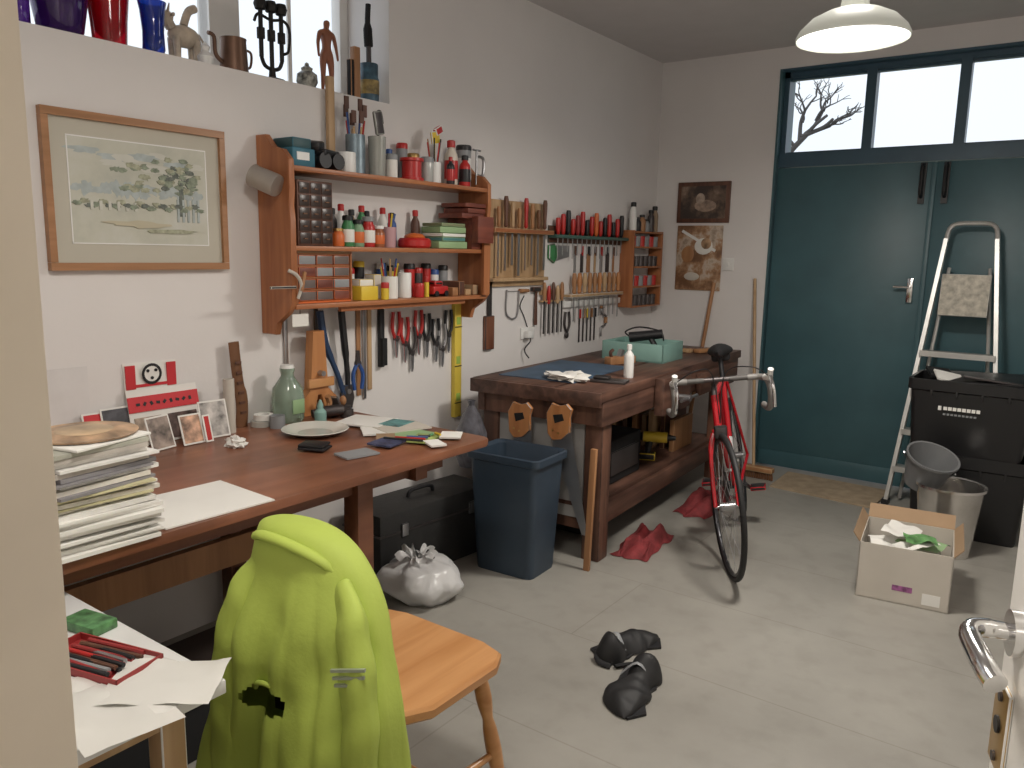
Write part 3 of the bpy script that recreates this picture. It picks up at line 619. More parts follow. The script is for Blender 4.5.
o=Ob('hand_brace');o.tube(catm([(.016,4.78,1.12),(.016,4.78,1.09),(.016,4.84,1.07),(.016,4.84,1.01),(.016,4.78,.99),(.016,4.78,.93)],4),.007,STEEL);o.ell((.018,4.78,1.13),(.015,.022,.012),MWOOD);o.cyl((.016,4.84,1.06),(.016,4.84,1.02),.013,MWOOD);o.done()
o=Ob('pincers');
for s in (-1,1): o.tube(catm([(.012,4.34+s*.004,.99),(.012,4.34+s*.03,1.04),(.012,4.34+s*.02,1.12)],4),.008,DSTEEL)
o.ell((.012,4.34,.97),(.01,.022,.022),DSTEEL);o.done()
o=Ob('hanging_file_set')
for k in range(5): 
    y=4.50+.05*k;o.cb((.008,y,1.0),(.006,.010,.18),DSTEEL);o.cyl((.012,y,1.07),(.012,y,1.13),.009,(RED,MWOOD,YEL,MWOOD,BLK)[k],seg=8)
o.done()
o=Ob('small_wall_shelf')
for y in (5.04,5.49): o.box(.002,.11,y-.008,y+.008,1.12,1.66,PINEV,.002)
for z in (1.13,1.27,1.41,1.55,1.655): o.box(.002,.11,5.04,5.49,z-.012,z,PINE,.002)
o.done()
k=0
for z in (1.13,1.27,1.41,1.55):
    o=Ob('small_parts_tins')
    for j in range(6):
        y=5.085+.07*j;m=(DSTEEL,GREY,RED,BLK,DSTEEL,LWOOD,GREY,DWOOD)[(j*3+k)%8];k+=1
        o.lathe([(0,0),(.028,0),(.028,.055),(.030,.056),(.030,.072),(0,.073)],(.065,y,z+.0005),m,14)
    o.done()
for j,(y,h_,m) in enumerate(((5.10,.20,WHT),(5.17,.10,BLK),(5.24,.12,MWOOD),(5.31,.09,GREY),(5.38,.16,DSTEEL),(5.44,.19,mat('wicker',(.3,.22,.15),.8)))): bottle('oil_bottle',.06,y,1.6555,.026,h_,m,BLK,None,.6)
# ---------------------------------------------------------------- workbench
BL=V((.945,3.17,0));BR=math.radians(3);HB=.86
o=Ob('workbench',loc=BL,rz=BR)
o.box(-.74,-.27,0,2.12,HB-.05,HB,BENCH,.004);o.box(-.25,0,0,2.12,HB-.05,HB,BENCH,.004);o.box(-.27,-.25,.02,2.10,HB-.06,HB-.012,BENCH)
o.box(-.74,0,-.025,.0,HB-.07,HB-.002,BENCH,.003)
o.box(-.04,-.005,.02,2.08,HB-.17,HB-.05,BENCH,.004);o.box(-.72,-.68,.02,2.08,HB-.17,HB-.05,BENCH)
o.box(-.72,-.02,.03,.06,HB-.17,HB-.05,BENCHV);o.box(-.72,-.02,2.03,2.07,HB-.17,HB-.05,BENCH)
for x in (-.12,-.72):
    for y in (.12,1.90): o.box(x,x+.095,y-.05,y+.05,0,HB-.05,BENCHV,.005)
o.box(-.09,-.05,.12,1.90,.16,.26,BENCH,.003);o.box(-.70,-.66,.12,1.90,.16,.26,BENCH,.003)
o.box(-.68,-.08,.08,1.95,.26,.28,BENCH)
o.box(-.70,-.03,.10,.14,.14,.24,BENCHV);o.box(-.64,-.13,.085,.099,.20,.68,mat('grey_board',(.38,.37,.36),.7))
o.box(0,.055,.62,1.02,HB-.21,HB-.01,BENCH,.005);o.cyl((.0,.82,HB-.13),(.13,.82,HB-.13),.018,STEEL);o.cyl((.12,.70,HB-.13),(.12,.94,HB-.13),.009,STEEL)
o.box(0,.03,1.25,1.9,HB-.19,HB-.06,BENCH,.003)
o.done()
def bl(x,y,z=HB): 
    c,s=math.cos(BR),math.sin(BR);return (BL.x+x*c-y*s,BL.y+x*s+y*c,z)
for (x,zt,L_,sl) in ((-.42,.77,.52,.06),(-.20,.79,.62,.12)):
    o=Ob('hand_saw',loc=bl(x,-.042,0),rz=BR)
    o.prism([(-.06,zt-.13),(.06,zt-.10),(.05+sl,zt-L_),(.02+sl,zt-L_)],-.001,.001,'xz',STEEL)
    HP=[(-.06,zt-.15),(-.068,zt-.05),(-.04,zt),(.0,zt-.012),(.04,zt+.005),(.068,zt-.02),(.055,zt-.06),(.06,zt-.13),(.02,zt-.17),(-.03,zt-.18)]
    inn=[(-.03,zt-.055),(.02,zt-.045),(.03,zt-.075),(-.02,zt-.095)]
    o.prism(HP,-.011,.011,'xz',HWOOD,.003);o.prism(inn,-.0125,.0125,'xz',BLKM)
    o.cyl((0,-.013,zt-.14),(0,.013,zt-.14),.006,BRASS,seg=8);o.cyl((-.03,-.013,zt-.13),(-.03,.013,zt-.13),.006,BRASS,seg=8)
    o.done()
NETG=mat('grey_netting',(.10,.10,.12),.7,trans=.25,var=.4,scale=30)
o=Ob('net_bag',loc=bl(-.66,-.12,.42),rz=BR);o.lathe([(.0,0),(.06,.01),(.085,.08),(.08,.18),(.045,.27),(.015,.32),(.02,.345)],(0,0,0),NETG,14);o.done()
o=Ob('wood_plank',loc=bl(.0,0,0),rz=BR);o.T=Matrix.Translation((-.02,-.045,0))@Matrix.Rotation(.03,4,'Y');o.box(-.022,.008,-.010,.010,.0,.60,MWOOD,.002);o.T=Matrix.Identity(4);o.done()
def bo(name,x,y,rz=0): return Ob(name,loc=bl(x,y),rz=BR+rz)
o=bo('cutting_mat',-.46,.48,.03);o.box(-.22,.22,-.34,.36,0,.004,mat('blue_mat',(.055,.10,.16),.6,var=.25));o.done()
blob('white_rag',bl(-.30,.20,.865),(.10,.07,.025),PAPER,.9,7)
o=bo('electric_sander',-.11,.30,.2);o.box(-.09,.09,-.05,.05,0,.014,DSTEEL,.003);o.box(-.08,.0,-.03,.03,.014,.03,BLK,.006);o.done()
bottle('spray_bottle',*bl(-.10,.50),.026,.175,WHT,WHT,None,.4)
o=bo('block_plane',-.36,.95,1.2);o.box(-.10,.10,-.03,.03,0,.045,MWOOD,.006);o.cb((0,0,.06),(.02,.035,.05),STEEL,(0,.4,0));o.tube(catm([(-.07,0,.04),(-.08,0,.07),(-.06,0,.085)],4),.01,DWOOD);o.done()
o=bo('turquoise_crate',-.36,1.27,0)
o.box(-.20,.20,-.16,.16,0,.008,TEALBOX)
for a in ((-.20,-.19,-.16,.16),(.19,.20,-.16,.16),(-.20,.20,-.16,-.15),(-.20,.20,.15,.16)): o.box(*a,0,.11,TEALBOX,.002)
o.done()
o=bo('heat_gun',-.33,1.24,.3);o.T=Matrix.Translation((0,0,.13));o.cyl((-.10,0,0),(.10,0,.03),.032,BLK,r2=.028);o.tube(catm([(.03,0,0),(.06,-.01,-.05),(.07,-.02,-.10)],4),.018,BLK);o.tube(catm([(-.09,.0,.0),(-.13,.03,.03),(-.05,.06,.06),(.08,.05,.04),(.1,.1,-.02)],5),.005,BLK);o.T=Matrix.Identity(4);o.done()
o=bo('wood_offcuts',-.3,1.78,0)
for k in range(6): o.cb((-.2+.09*k,.05*math.sin(k*2),.012+.001*k),(.05,.22,.024),(MWOOD,DWOOD,LWOOD,BENCH)[k%4],(0,0,k*.7),.002)
o.done()
o=Ob('storage_crate',loc=bl(-.40,.62,.281),rz=BR);o.box(-.24,.25,-.25,.2,0,.24,BLKM,.01);o.box(.25,.26,-.2,.15,.05,.18,DSTEEL,.003);o.done()
o=Ob('cordless_drill',loc=bl(-.17,1.08,.281),rz=.4);o.cyl((-.07,0,.14),(.07,0,.14),.032,YEL);o.cyl((.07,0,.14),(.12,0,.14),.022,BLK,r2=.012);o.tube([(-.03,0,.12),(-.045,0,.03)],.02,BLK);o.cb((-.045,0,.022),(.10,.07,.042),BLK,bev=.006);o.cyl((-.075,0,.14),(-.10,0,.14),.028,BLK,r2=.018);o.done()
o=Ob('timber_offcut_pile',loc=bl(-.38,1.5,.281),rz=BR)
for k in range(7): o.cb((-.2+.07*k,.03*math.sin(k*3),.10+.02*(k%3)),(.03,.3,.2+.04*(k%3)),(LWOOD,DWOOD,MWOOD,BROWN)[k%4],(.0,.0,.1*math.sin(k)),.002)
o.done()
o=Ob('black_sack',loc=bl(-.40,.95,0),rz=BR);o.box(-.25,.16,-.6,.6,.0,.13,BLKM,.02);o.done()
NET=mat('red_net_cloth',(.20,.025,.028),.8,var=.35,scale=20,bump=.4)
def cloth(name,cx,cy,w,l,m,hgt,seed,rz=0,base=.004,fold=8):
    o=Ob(name,loc=(cx,cy,0),rz=rz)
    def f(u,v):
        x=(u-.5)*w;y=(v-.5)*l;e=min(u,1-u,v,1-v)*4;e=min(e,1)
        x+=.05*wob((u*3,v*3,seed));y+=.06*wob((u*3,v*3,seed+5))
        return (x,y,base+hgt*e*max(0,.45+1.1*wob((u*fold*.4,v*fold*.4,seed+2)))+.015*e*abs(wob((u*fold,v*fold,seed))))
    o.surf(f,36,36,m);return o.done(60)
cloth('red_cloth',.98,3.60,.20,.44,NET,.09,3,.12)
cloth('red_cloth',.98,4.45,.20,.55,NET,.12,8,.0)
# ---------------------------------------------------------------- blue bin etc
o=Ob('blue_waste_bin',loc=(.62,2.955,0),rz=.06)
def rr(w,d,z,r=.035): return [(x,y,z) for x,y in rrect(-w/2,w/2,-d/2,d/2,r)]
o.rings([rr(.31,.23,0),rr(.315,.235,.02),rr(.365,.28,.54),rr(.40,.30,.545),rr(.40,.30,.575),rr(.385,.285,.58),rr(.35,.26,.565),rr(.30,.22,.02)],BINB)
o.done()
o=Ob('black_tool_case',loc=(.22,2.72,0),rz=-.08);o.box(-.13,.13,-.36,.36,0,.34,mat('case_vinyl',(.018,.018,.018),.6,bump=.2),.01);o.box(-.135,.135,-.365,.365,.24,.25,DSTEEL)
o.tube(catm([(0,-.08,.34),(0,-.06,.37),(0,.06,.37),(0,.08,.34)],5),.010,BLK)
for y in (-.22,.22):o.box(.13,.14,y-.02,y+.02,.22,.28,STEEL,.002)
o.done()
BAG=mat('white_polythene',(.76,.76,.76),.32,trans=.15,var=.04,bump=.25,scale=5)
o=Ob('plastic_bag',loc=(.52,2.42,0),rz=.3)
def bagf(u,v):
    a=2*math.pi*u;t=v
    R=(.155*math.sin(math.pi*min(.97,.12+t*.80))**.55) if t<.8 else .155*math.sin(math.pi*.76)**.55*(1-(t-.8)/.2*.80)
    R*=1+.10*math.sin(5*a+3*t)*t+.16*wob((math.cos(a)*2.2,math.sin(a)*2.2,t*2.5))+.05*wob((math.cos(a)*7,math.sin(a)*7,t*5))
    z=.185*t**.9*(1+.20*wob((math.cos(a)*1.5,math.sin(a)*1.5,4+t)))
    return (R*math.cos(a)*1.15-.04*t,R*math.sin(a),z+.001)
o.surf(bagf,60,30,BAG)
for k in range(5):
    a=k*1.3
    o.surf(lambda u,v:(-.04+(.02+.07*v)*math.cos(a+.7*(u-.5))+.01*math.sin(8*u),(.02+.07*v)*math.sin(a+.7*(u-.5)),.165+.045*math.sin(v*2.4)+.012*math.sin(9*u+k)),8,6,BAG)
o.done(80)
def shoe(name,loc,rz,k,sc=1.0):
    o=Ob(name,loc=loc,rz=rz);o.T=Matrix.Scale(sc,4)
    def f(u,v):
        a=2*math.pi*u;t=v
        w=.045+.030*math.sin(math.pi*min(1,t*1.05))**.6-(.030*math.exp(-((t-.40)/.13)**2))
        y=(t-.5)*.30;hh=.04+.07*math.exp(-((t-.15)/.18)**2)
        e=math.sin(math.pi*min(max(t,.0),1))**.35
        x=w*e*math.cos(a)+.025*math.sin(t*5+k);z=hh*e*max(0,math.sin(a))+.004
        return (x,y,z+.016*e*wob((u*6,v*8,k))*(1 if math.sin(a)>0 else 0))
    o.surf(f,24,26,RUB)
    o.prism([(-.055,-.12),(.05,-.13),(.06,-.04),(.03,.03),(.055,.11),(.0,.15),(-.05,.11),(-.03,.02),(-.065,-.04)],.0,.008,'xy',BLK)
    o.tube(catm([(.0,-.13,.03),(.04,-.15,.012),(.08,-.13,.008)],4),.012,BLKM,8,flat=.4)
    o.tube(catm([(-.05,-.05,.03),(0,-.05,.075),(.05,-.05,.03)],4),.008,GREY,6,flat=.3)
    return o.done(50)
shoe('cycling_overshoe',(1.435,2.56,.001),math.radians(-25),1,1.08)
shoe('cycling_overshoe',(1.60,2.30,.001),math.radians(200),4,1.12)
# ---------------------------------------------------------------- white table
o=Ob('white_table')
o.box(.86,1.49,.27,.80,.672,.70,mat('white_laminate',(.72,.72,.71),.4,var=.02),.003)
for x,y in ((.92,.33),(.92,.74),(1.38,.33),(1.38,.74)): o.box(x-.025,x+.025,y-.025,y+.025,0,.672,LWOOD,.003)
o.box(.92,1.38,.72,.75,.60,.672,LWOOD);o.box(1.37,1.40,.33,.74,.60,.672,LWOOD);o.done()
o=Ob('pen_tray',loc=(1.245,.685,.70),rz=.25)
TINR=mat('tray_red',(.30,.03,.03),.4)
o.box(-.11,.11,-.055,.055,0,.003,TINR)
for a in ((-.11,-.107,-.055,.055),(.107,.11,-.055,.055),(-.11,.11,-.055,-.052),(-.11,.11,.052,.055)): o.box(*a,0,.016,TINR)
for k in range(12): o.cyl((-.09+.002*k,-.043+.0075*k,.010+.005*(k%2)),(.075-.005*(k%3),-.043+.0075*k+.012*math.sin(k*3),.010+.005*((k+1)%2)),.0048,(BLK,TINR,GREY,BLK,DWOOD,RED,BLK,TINR,STEEL,DWOOD,BLK,TINR)[k],seg=8)
o.done()
o=Ob('green_tin',loc=(1.09,.745,.70),rz=.2);o.box(-.05,.05,-.03,.03,0,.022,mat('green_tin_paint',(.08,.20,.08),.4,var=.6,scale=40),.003);o.done()
TR=mat('tracing_paper',(.72,.71,.67),.5,var=.03,trans=.15)
for k,(x,y,a,w,l) in enumerate(((1.38,.69,.25,.24,.17),(1.43,.62,-.15,.21,.16),(1.42,.72,.7,.2,.15))):
    o=Ob('tracing_paper_sheet',loc=(x,y,.7005+.0025*k),rz=a)
    o.surf(lambda u,v:((u-.5)*w,(v-.5)*l,.0005+.014*max(0,wob((u*2.5,v*2.5,k+3)))*(1) ),14,14,TR);o.done(60)
o=Ob('storage_box');o.box(.45,.74,.7,1.6,0,.22,BLKM,.005);o.box(.44,.75,.69,1.61,.18,.225,mat('dark_brown_card',(.05,.035,.03),.8),.003);o.done()
# ---------------------------------------------------------------- chair + jacket
o=Ob('wooden_chair')
o.prism([(1.17,1.17),(1.55,1.17),(1.60,1.26),(1.60,1.50),(1.57,1.56),(1.50,1.58),(1.22,1.58),(1.15,1.56),(1.12,1.50),(1.12,1.26)],.425,.46,'xy',CHAIRW,.008)
def leg(a,b):
    a=V(a);b=V(b);n=14;P=[a.lerp(b,k/n) for k in range(n+1)];R_=[.016,.018,.021,.022,.019,.014,.019,.021,.022,.021,.019,.014,.017,.015,.013]
    o.tube(P,R_,CHAIRW,12)
LG=[((1.53,1.51,.43),(1.585,1.57,0)),((1.19,1.51,.43),(1.135,1.57,0)),((1.51,1.21,.43),(1.56,1.12,0)),((1.21,1.21,.43),(1.16,1.12,0))]
for a,b2 in LG: leg(a,b2)
for (i,j) in ((0,2),(1,3)):
    a=V(LG[i][0]).lerp(V(LG[i][1]),.6);c=V(LG[j][0]).lerp(V(LG[j][1]),.6);o.tube([a,a.lerp(c,.5),c],[.009,.014,.009],CHAIRW,10)
o.tube([(1.56,1.36,.17),(1.36,1.36,.17),(1.15,1.36,.17)],[.009,.014,.009],CHAIRW,10)
for xa,xb in ((1.20,1.265),(1.53,1.515)): o.tube([(xa,1.19,.45),((xa+xb)/2,1.145,.66),(xb,1.11,.81)],[.016,.015,.013],CHAIRW,10)
for k in range(4):
    x=1.26+.068*k;o.tube([(x,1.19,.45),(x+.04*(1-k/3),1.12,.81)],.008,CHAIRW,8)
o.prism([(1.25,.76),(1.32,.79),(1.44,.79),(1.53,.76),(1.52,.82),(1.46,.845),(1.31,.845),(1.25,.82)],1.095,1.12,'xz',CHAIRW,.006)
o.done()
HV=mat('hi_vis_fabric',(.40,.50,.085),.7,var=.06,scale=5,bump=.10,bscale=90)
HVD=mat('jacket_inner_shade',(.015,.015,.015),.9)  # near-black: shade inside the jacket painted as a colour
GRS=mat('reflective_stripe',(.34,.38,.28),.35,.3)
prof=[(.892,1.34,.060,.020),(.889,1.345,.095,.036),(.880,1.355,.128,.048),(.860,1.370,.152,.056),(.83,1.383,.172,.062),(.79,1.393,.193,.067),(.74,1.398,.214,.071),(.68,1.40,.234,.075),(.60,1.40,.255,.079),(.52,1.398,.273,.083),(.44,1.393,.29,.087),(.35,1.388,.305,.091),(.25,1.38,.32,.096),(.16,1.375,.33,.10),(.10,1.375,.335,.10)]
def ip(t):
    x=t*(len(prof)-1);i=min(int(x),len(prof)-2);f=x-i;P0=prof[max(i-1,0)];a=prof[i];c=prof[i+1];d=prof[min(i+2,len(prof)-1)]
    return [.5*((2*a[k])+(c[k]-P0[k])*f+(2*P0[k]-5*a[k]+4*c[k]-d[k])*f*f+(3*a[k]-P0[k]-3*c[k]+d[k])*f**3) for k in range(4)]
o=Ob('hi_vis_jacket')
nu,nv=200,140
def sm(t): t=max(0,min(1,t));return t*t*(3-2*t)
def J(u,v):
    z,cx_,a,b2=ip(v);ph=2*math.pi*u
    c,s_=math.cos(ph),math.sin(ph)
    x=a*math.copysign(abs(c)**.85,c);y=b2*math.copysign(abs(s_)**.85,s_)
    s=x/max(a,.01)
    A=sm((.885-z)/.40)
    q=5.0*s+.5*math.sin(z*4+1)+.7*wob((s*1.2,z*1.6,3))
    w=.030*A*(math.sin(q*1.3)*.5+.25*math.sin(q*2.6+1))
    q2=9*s-1.6*z+1.0*wob((s*2,z*2,8))
    w+=.016*A*(abs(math.sin(q2))**.8-.4)
    w+=.010*math.sin(20*(z-.45*x)+3*wob((x*4,z*4,1)))*sm((.84-z)/.1)*math.exp(-((z-.66)/.12)**2)
    w+=.020*wob((x*5,z*3.5,s_))*A+.005*wob((x*18,z*12,s_*2))*min(1,A*2)
    if s_<0: y-=w*abs(s_)**.3+.015*v; x+=.2*w*c
    else: y+=max(-.02,min(.010,w*.4))
    x+=(.012*wob((z*6,s_*2,c*2)))*A
    y=min(y,.072 if z<.5 else .085)
    zz=z+(.015*wob((x*6,0,s_))+.03*math.sin(ph*2+1))*(v**4)+.005*math.sin(x*14+1)*(1-sm(v*4))
    return V((cx_+x,1.078+y-.02*v+(.022 if z>.80 else 0.022*max(0,(z-.6)/.2)),max(.03,zz)))
i0=o.mi(HV)
G=[[o.bm.verts.new(J(a/nu,b_2/nv)) for b_2 in range(nv+1)] for a in range(nu)]
for a in range(nu):
    for b_2 in range(nv):
        vs=(G[a][b_2],G[(a+1)%nu][b_2],G[(a+1)%nu][b_2+1],G[a][b_2+1]);c=sum((v.co for v in vs),V())/4
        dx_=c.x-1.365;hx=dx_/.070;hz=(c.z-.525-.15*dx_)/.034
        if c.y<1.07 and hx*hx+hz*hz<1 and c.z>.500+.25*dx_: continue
        o.bm.faces.new(vs).material_index=i0
o.bm.faces.new([G[a][0] for a in range(nu)]).material_index=i0
o.surf(lambda u,v:(1.25+.24*u,1.085+.01*math.sin(u*9),.41+.22*v),6,6,HVD)  # dark sheet behind the opening stands in for the shade under the fold
# flap rim above the opening
o.tube(catm([(1.297,1.0,.522),(1.33,.982,.552),(1.375,.975,.566),(1.42,.98,.560),(1.437,.99,.540)],6),.006,HV,8)
def sleeve(P,R_,k,flat=.5,upv=(.5,1,0)):
    P=catm(P,10);n=len(P);RR=[]
    for i in range(n): 
        t=i/(n-1);x=t*(len(R_)-1);a=int(min(x,len(R_)-2));RR.append(R_[a]*(1-(x-a))+R_[a+1]*(x-a))
    R2=[];up=V(upv).normalized()
    for i,p in enumerate(P):
        t=(P[min(i+1,n-1)]-P[max(i-1,0)]).normalized();nrm=(up-t*up.dot(t)).normalized();sd=t.cross(nrm);ring=[]
        for j in range(40):
            a=2*math.pi*j/40;rr_=RR[i]*(1+.06*math.sin(2*a+k+i*.05)+.06*math.sin(3*a+k*2+i*.12)+.05*math.sin(i*.75+1.6*math.sin(a+k))+.10*wob((math.cos(a)*1.5,math.sin(a)*1.5,i*.14+k)))
            ring.append(p+sd*rr_*math.cos(a)+nrm*rr_*flat*math.sin(a))
        R2.append(ring)
    o.rings(R2,HV,capb=False)
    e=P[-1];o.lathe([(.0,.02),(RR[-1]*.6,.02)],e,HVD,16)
sleeve([(1.52,1.06,.80),(1.575,1.035,.74),(1.61,1.015,.63),(1.625,1.005,.48),(1.63,1.0,.33),(1.635,1.0,.20)],[.035,.058,.066,.064,.058,.052],1,.55)
sleeve([(1.27,1.05,.80),(1.235,1.02,.73),(1.215,.995,.62),(1.21,.985,.50),(1.20,.98,.36),(1.19,.98,.22)],[.025,.045,.052,.052,.048,.045],5,.5,(.2,1,0))
for k in range(3): o.cb((1.632,.972+.001*k,.690-.016*k),(.075-.006*k,.006,.006),GRS,(.0,-.18,.35))
o.tube(catm([(1.235,1.06,.845),(1.29,1.035,.868),(1.38,1.03,.872),(1.47,1.045,.852),(1.515,1.06,.825)],6),[.012]*4+[.016]*17+[.012]*4,HV,10,flat=.7)
o.done(75)
# ---------------------------------------------------------------- bicycle
hd=math.atan2(-.97,.31)
bike=Matrix.Translation((1.21,4.47,0))@Matrix.Rotation(hd,4,'Z')@Matrix.Rotation(math.radians(11),4,'X')
root=bpy.data.objects.new('road_bicycle',None);bpy.context.collection.objects.link(root);root.matrix_world=bike
def part(n): return Ob(n,M=Matrix.Identity(4))
WR=.345
def wheel(o,c,T=None):
    o.T=(T or Matrix.Identity(4))@Matrix.Translation(c)
    n=56;ring=lambda r:[(r*math.cos(2*math.pi*k/n),0,r*math.sin(2*math.pi*k/n)) for k in range(n)]
    o.tube(ring(WR-.013),.0135,RUB,10,closed=True)
    o.tube(ring(WR-.032),.010,mat('rim_dark',(.05,.05,.055),.3,.6),8,closed=True,flat=.8)
    o.cyl((0,-.035,0),(0,.035,0),.02,STEEL);o.cyl((0,-.055,0),(0,.055,0),.006,STEEL)
    for k in range(24):
        a=2*math.pi*k/24;s=1 if k%2 else -1;a2=a+s*.5
        o.cyl((.02*math.cos(a2),s*.03,.02*math.sin(a2)),((WR-.038)*math.cos(a),0,(WR-.038)*math.sin(a)),.0014,STEEL,seg=5)
    o.T=Matrix.Identity(4)
o=part('rear_wheel');wheel(o,(0,0,WR));o.done(parent=root)
o=part('frame')
BB=(.42,0,.285);ST=(.265,0,.84);HT=(.86,0,.85);HBt=(.905,0,.70)
o.tube([BB,ST],.015,REDP,12);o.tube([ST,HT],.0145,REDP,12);o.tube([BB,HBt],.017,REDP,12);o.tube([HT,HBt],.019,REDP,12)
for s in (-1,1):
    o.tube([(0,s*.06,WR),(.36,s*.03,.285)],.009,REDP,8);o.tube([(0,s*.06,WR),(.258,s*.018,.83)],.008,REDP,8)
o.cyl((.42,-.04,.285),(.42,.04,.285),.022,BLK)
o.cyl((.42,-.046,.285),(.42,-.05,.285),.10,DSTEEL,seg=32);o.cyl((.42,-.05,.285),(.42,-.053,.285),.07,BLK,seg=24)
for s,a in ((-1,.4),(1,.4+math.pi)):
    e_=(.42+.17*math.cos(a),s*.065,.285+.17*math.sin(a));o.tube([(.42,s*.055,.285),e_],.011,BLK);o.cb((e_[0],s*.11,e_[2]),(.09,.08,.02),BLK,bev=.004)
o.tube([(.42,-.048,.385),(.0,-.048,WR+.035)],.004,DSTEEL,6);o.tube([(.42,-.048,.185),(.03,-.048,.25)],.004,DSTEEL,6);o.cyl((0,-.035,WR),(0,-.05,WR),.045,STEEL,seg=20)
o.tube([(.05,-.06,.30),(.06,-.05,.22)],.01,BLK)
o.tube([ST,(.235,0,.97)],.0135,BLK,10)
o.tube([(.58,0,.40),(.52,0,.57)],.03,mat('bottle_white',(.6,.6,.6),.4),12)
o.done(parent=root)
SZ=1.005
o=part('saddle')
def sad(u,v):
    t=v;a=2*math.pi*u;w=.022+.072*max(0,(1-t*1.2))**1.1+.008;y=w*math.cos(a);z=SZ+.028*math.sin(a)*(1 if math.sin(a)>0 else 1.5)-.006*math.cos(t*6)-(.02*abs(math.cos(a))**2)*(1-t)
    e=min(1,math.sin(math.pi*min(max(t,0.001),.999))**.35+.0)
    return (.12+.27*t,y*e,SZ+(z-SZ)*e)
o.surf(sad,24,20,BLKM);o.cb((.19,0,SZ-.04),(.08,.10,.06),BLK,bev=.015);o.done(parent=root)
st=math.radians(-16);ax=(V(HT)-V(HBt)).normalized()
TS=Matrix.Translation(HBt)@Matrix.Rotation(-st,4,ax)@Matrix.Translation(-V(HBt))
o=part('fork_and_front_wheel');wheel(o,(1.02,0,WR),TS);o.T=TS
for s in (-1,1): o.tube(catm([(.912,s*.025,.675),(.935,s*.045,.60),(.975,s*.052,.46),(1.02,s*.054,WR)],5),[.013]*6+[.010]*10,REDP,8)
o.tube([(.905,-.03,.68),(.905,.03,.68)],.014,REDP);o.cb((.955,0,.69),(.03,.06,.06),DSTEEL,bev=.008)
o.done(parent=root)
o=part('handlebar');o.T=TS
bz=.935
TAPE=mat('bar_tape',(.09,.085,.08),.6,bump=.2);TAPW=mat('bar_tape_drop',(.20,.19,.18),.5,bump=.1)
o.tube([HT,(.845,0,bz-.03),(.93,0,bz)],.014,DSTEEL,10)
o.tube([(.93,-.20,bz),(.93,-.06,bz)],.0125,TAPE,10);o.tube([(.93,.06,bz),(.93,.20,bz)],.0125,TAPE,10);o.tube([(.93,-.07,bz),(.93,.07,bz)],.0115,DSTEEL,10)
for s in (-1,1):
    o.tube(catm([(.93,s*.14,bz),(.932,s*.19,bz),(.965,s*.212,bz-.002),(1.02,s*.215,bz-.012),(1.05,s*.216,bz-.05),(1.04,s*.218,bz-.10),(.99,s*.222,bz-.14),(.92,s*.224,bz-.145),(.885,s*.224,bz-.14)],5),.0150,TAPW,10)
    o.tube(catm([(.985,s*.213,bz+.002),(1.045,s*.214,bz+.012),(1.075,s*.214,bz+.05)],4),[.017]*5+[.013]*4,WHT,10)
    o.tube(catm([(1.06,s*.214,bz+.025),(1.10,s*.214,bz-.02),(1.10,s*.218,bz-.075),(1.085,s*.222,bz-.12)],4),.008,CHROME,8)
    o.tube(catm([(1.06,s*.205,bz+.02),(1.10,s*.12,bz+.07),(.98,s*.03,bz+.03),(.955,0,.73)],6),.0028,BLK,5)
o.done(parent=root)
# ---------------------------------------------------------------- ladder
o=Ob('step_ladder')
a0,a1=V((1.84,5.20,0)),V((1.985,5.47,1.62));b0,b1=V((2.42,5.20,0)),V((2.25,5.47,1.62))
def rail(p,q,w=.022,d=.05):
    d_=(q-p).normalized();nrm=V((1,0,0));nrm=(nrm-d_*nrm.dot(d_)).normalized();t=d_.cross(nrm)
    R_=[[c+nrm*sx*w/2+t*sy*d/2 for sx,sy in ((-1,-1),(1,-1),(1,1),(-1,1))] for c in (p,q)];o.rings(R_,ALU)
rail(a0,a1);rail(b0,b1)
o.tube(catm([a1,V((1.995,5.475,1.68)),V((2.03,5.48,1.71)),V((2.12,5.482,1.715)),V((2.205,5.48,1.71)),V((2.24,5.475,1.68)),b1],5),.014,ALU,8)
for z in (.23,.46,.70,.94):
    t=z/1.62;p=a0.lerp(a1,t);q=b0.lerp(b1,t);o.box(p.x,q.x,p.y-.045,p.y+.045,z-.012,z+.012,ALU,.003);o.box(p.x,q.x,p.y-.049,p.y-.046,z-.02,z+.014,ALU)
t=1.2/1.62;p=a0.lerp(a1,t);q=b0.lerp(b1,t)
o.cb(((p.x+q.x)/2,p.y-.005,1.29),(.26,.02,.25),mat('platform_splattered',(.50,.47,.40),.7,var=.3,scale=35),(-.16,0,0),.004)
for (x0,x1) in ((1.90,2.01),(2.36,2.225)): o.tube([(x0,5.30,.02),(x1,5.53,1.45)],.011,ALU,8)
for z in (.3,.8): 
    tt=z/1.45;o.tube([(1.90+.11*tt,5.30+.23*tt,z),(2.36-.135*tt,5.30+.23*tt,z)],.008,ALU,8)
for p in (a0,b0): o.cb(p+V((0,0,.015)),(.04,.06,.03),BLK)
o.done()
